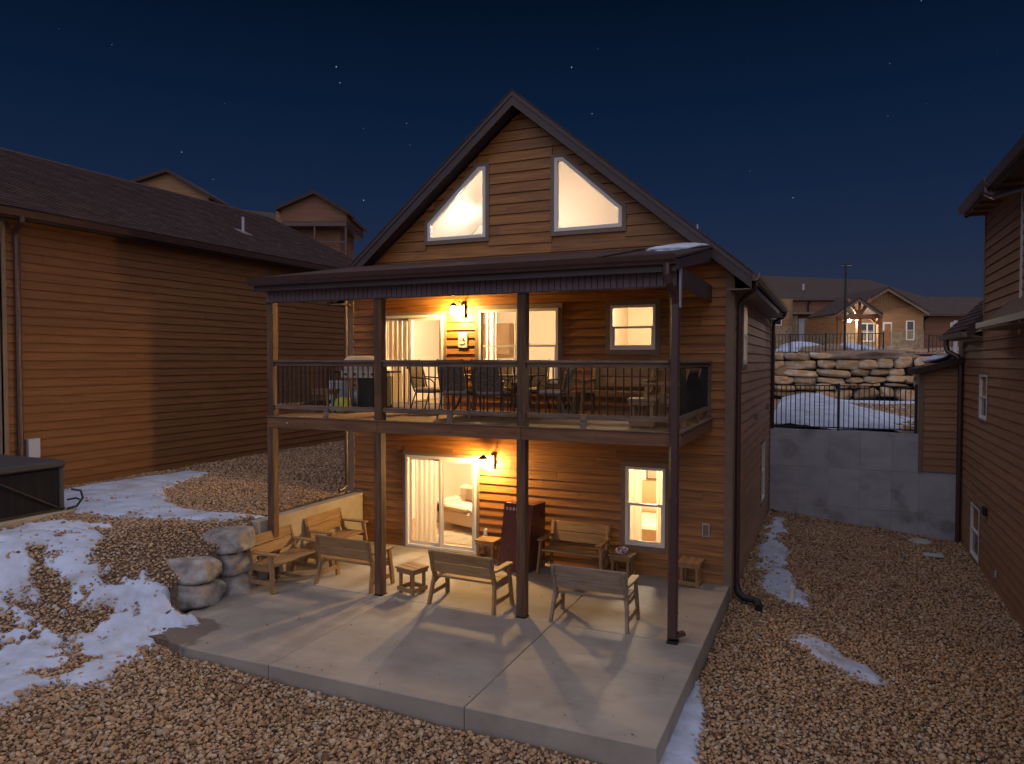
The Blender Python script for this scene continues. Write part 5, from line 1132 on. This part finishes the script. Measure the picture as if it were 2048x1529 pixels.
part(ww, 'entry_wall', 'far_siding', X(1584), X(1628), 1.0, 1.6, 3.5, Z(625)); part(ww, 'stone_pier', 'stone_veneer', X(1585), X(1599), .6, .99, 3.5, Z(629)); part(ww, 'entry_hood', 'trim', X(1583), X(1633), .2, 1.4, Z(628), Z(624)); part(ww, 'door', 'box_grey', X(1603), X(1621), .9, .998, 3.5, Z(636))
# street lamp
sl = thing('street_lamp', 'tall dark lamp post with a flat head behind the upper fence', 'street lamp', (9.74, 24.5, 4.1))
MB().cyl((0, 0, 0), (0, 0, 3.95), .055, 10, .04).build('pole', 'black', sl); part(sl, 'base_plate', 'black', -.13, .13, -.13, .13, 0, .04)
part(sl, 'lamp_arm', 'black', -.05, .05, -.12, .12, 3.75, 3.92); MB().box(-.24, .24, -.14, .14, 4.06, 4.11).build('lamp_head', 'black', sl); MB().cyl((0, 0, 3.95), (0, 0, 4.06), .03, 8).build('neck', 'black', sl)
mp_ = thing('meter_post', 'grey utility post with a meter box at the far right', 'utility post', (14.2, 24.8, 4.1)); part(mp_, 'post', 'box_grey', -.07, .07, -.05, .05, 0, 1.45); part(mp_, 'meter_box', 'box_grey', -.2, .25, -.14, -.051, .9, 1.38)
# mounds and rocks between the fence and annex
for i, (x, y, s, m_, lb) in enumerate(((7.6, 31, (1.5, 1.2, .6), 'snow', 'large snow heap behind the upper fence at the left'), (10.4, 33, (1.4, .9, .55), 'snow', 'smaller snow heap behind the upper fence near the lamp post'), (8.9, 29, (1.3, .8, .42), 'dirt', 'brown rock pile between the snow heaps'), (11.9, 27.5, (.6, .5, .3), 'boulder', 'low boulder beside the lodge steps'), (12.4, 27.3, (.5, .4, .22), 'boulder', 'flat stone right of the fence end'))):
    o = blob('snow_heap' if m_ == 'snow' else ('rock_pile' if m_ == 'dirt' else 'boulder'), m_, None, (0, 0, 0), s, seed=i+20, nz=.4); o.location = (x, y, 4.2); tag(o, lb, 'snow' if m_ == 'snow' else 'rock')
# houses up the hill on the left
D = 56.; K = D/1443.25
h1 = far('house', 'tan gable house peeking over the left roof, leftmost of the pair on the hill', 'house', D)
def gable(par, pl_, pa, pr_, zb, m, y0=0, y1=6):
    MB().prism([(X(pl_[0]), zb), (X(pr_[0]), zb), (X(pr_[0]), Z(pr_[1])), (X(pa[0]), Z(pa[1])), (X(pl_[0]), Z(pl_[1]))], lambda u, v, t: (u, t, v), y0, y1).build('wall', m, par)
    for q in (pl_, pr_):
        a, b = Vector((X(pa[0]), Z(pa[1]))), Vector((X(q[0]), Z(q[1]))); e = (b-a).normalized()*.35; b = b+e
        MB().prism([(a.x, a.y+.16), (b.x, b.y+.16), (b.x, b.y-.08), (a.x, a.y-.08)], lambda u, v, t: (u, t, v), y0-.5, y1+.3).build('roof', 'far_roof', par)
gable(h1, (284, 368), (343, 349), (421, 396), 6, 'tan_siding')
D = 60.; K = D/1443.25
MB().hexa([(X(410), 3, Z(470)), (X(570), 3, Z(470)), (X(570), 9, Z(412)), (X(410), 9, Z(394)), (X(410), 3.1, Z(469)), (X(570), 3.1, Z(469)), (X(570), 9.1, Z(411)), (X(410), 9.1, Z(393))]).build('roof', 'far_roof', h1)
for o_ in list(bpy.data.objects):
    pass
D = 54.; K = D/1443.25
h2 = far('house', 'tan gable house with a shaded balcony on posts, right of the pair on the hill', 'house', D)
gable(h2, (566, 420), (633, 391), (695, 428), Z(446), 'far_siding', 0, 1.2)
gable(h2, (566, 424), (633, 395), (695, 432), Z(446), 'far_siding', 1.25, 6)
part(h2, 'wall', 'far_siding', X(560), X(674), 1.2, 6, 6, Z(447)); part(h2, 'balcony_beam', 'brown_metal', X(566), X(695), -.1, 6, Z(455), Z(447)-.01)
for p in (631, 693): part(h2, 'post', 'brown_metal', X(p)-.07, X(p)+.07, 0, .14, 6, Z(455))
part(h2, 'railing', 'brown_metal', X(600), X(695), 0, .06, Z(487), Z(484))
part(h2, 'side_wall', 'tan_siding', X(552), X(565), .3, 5, 6, Z(424))
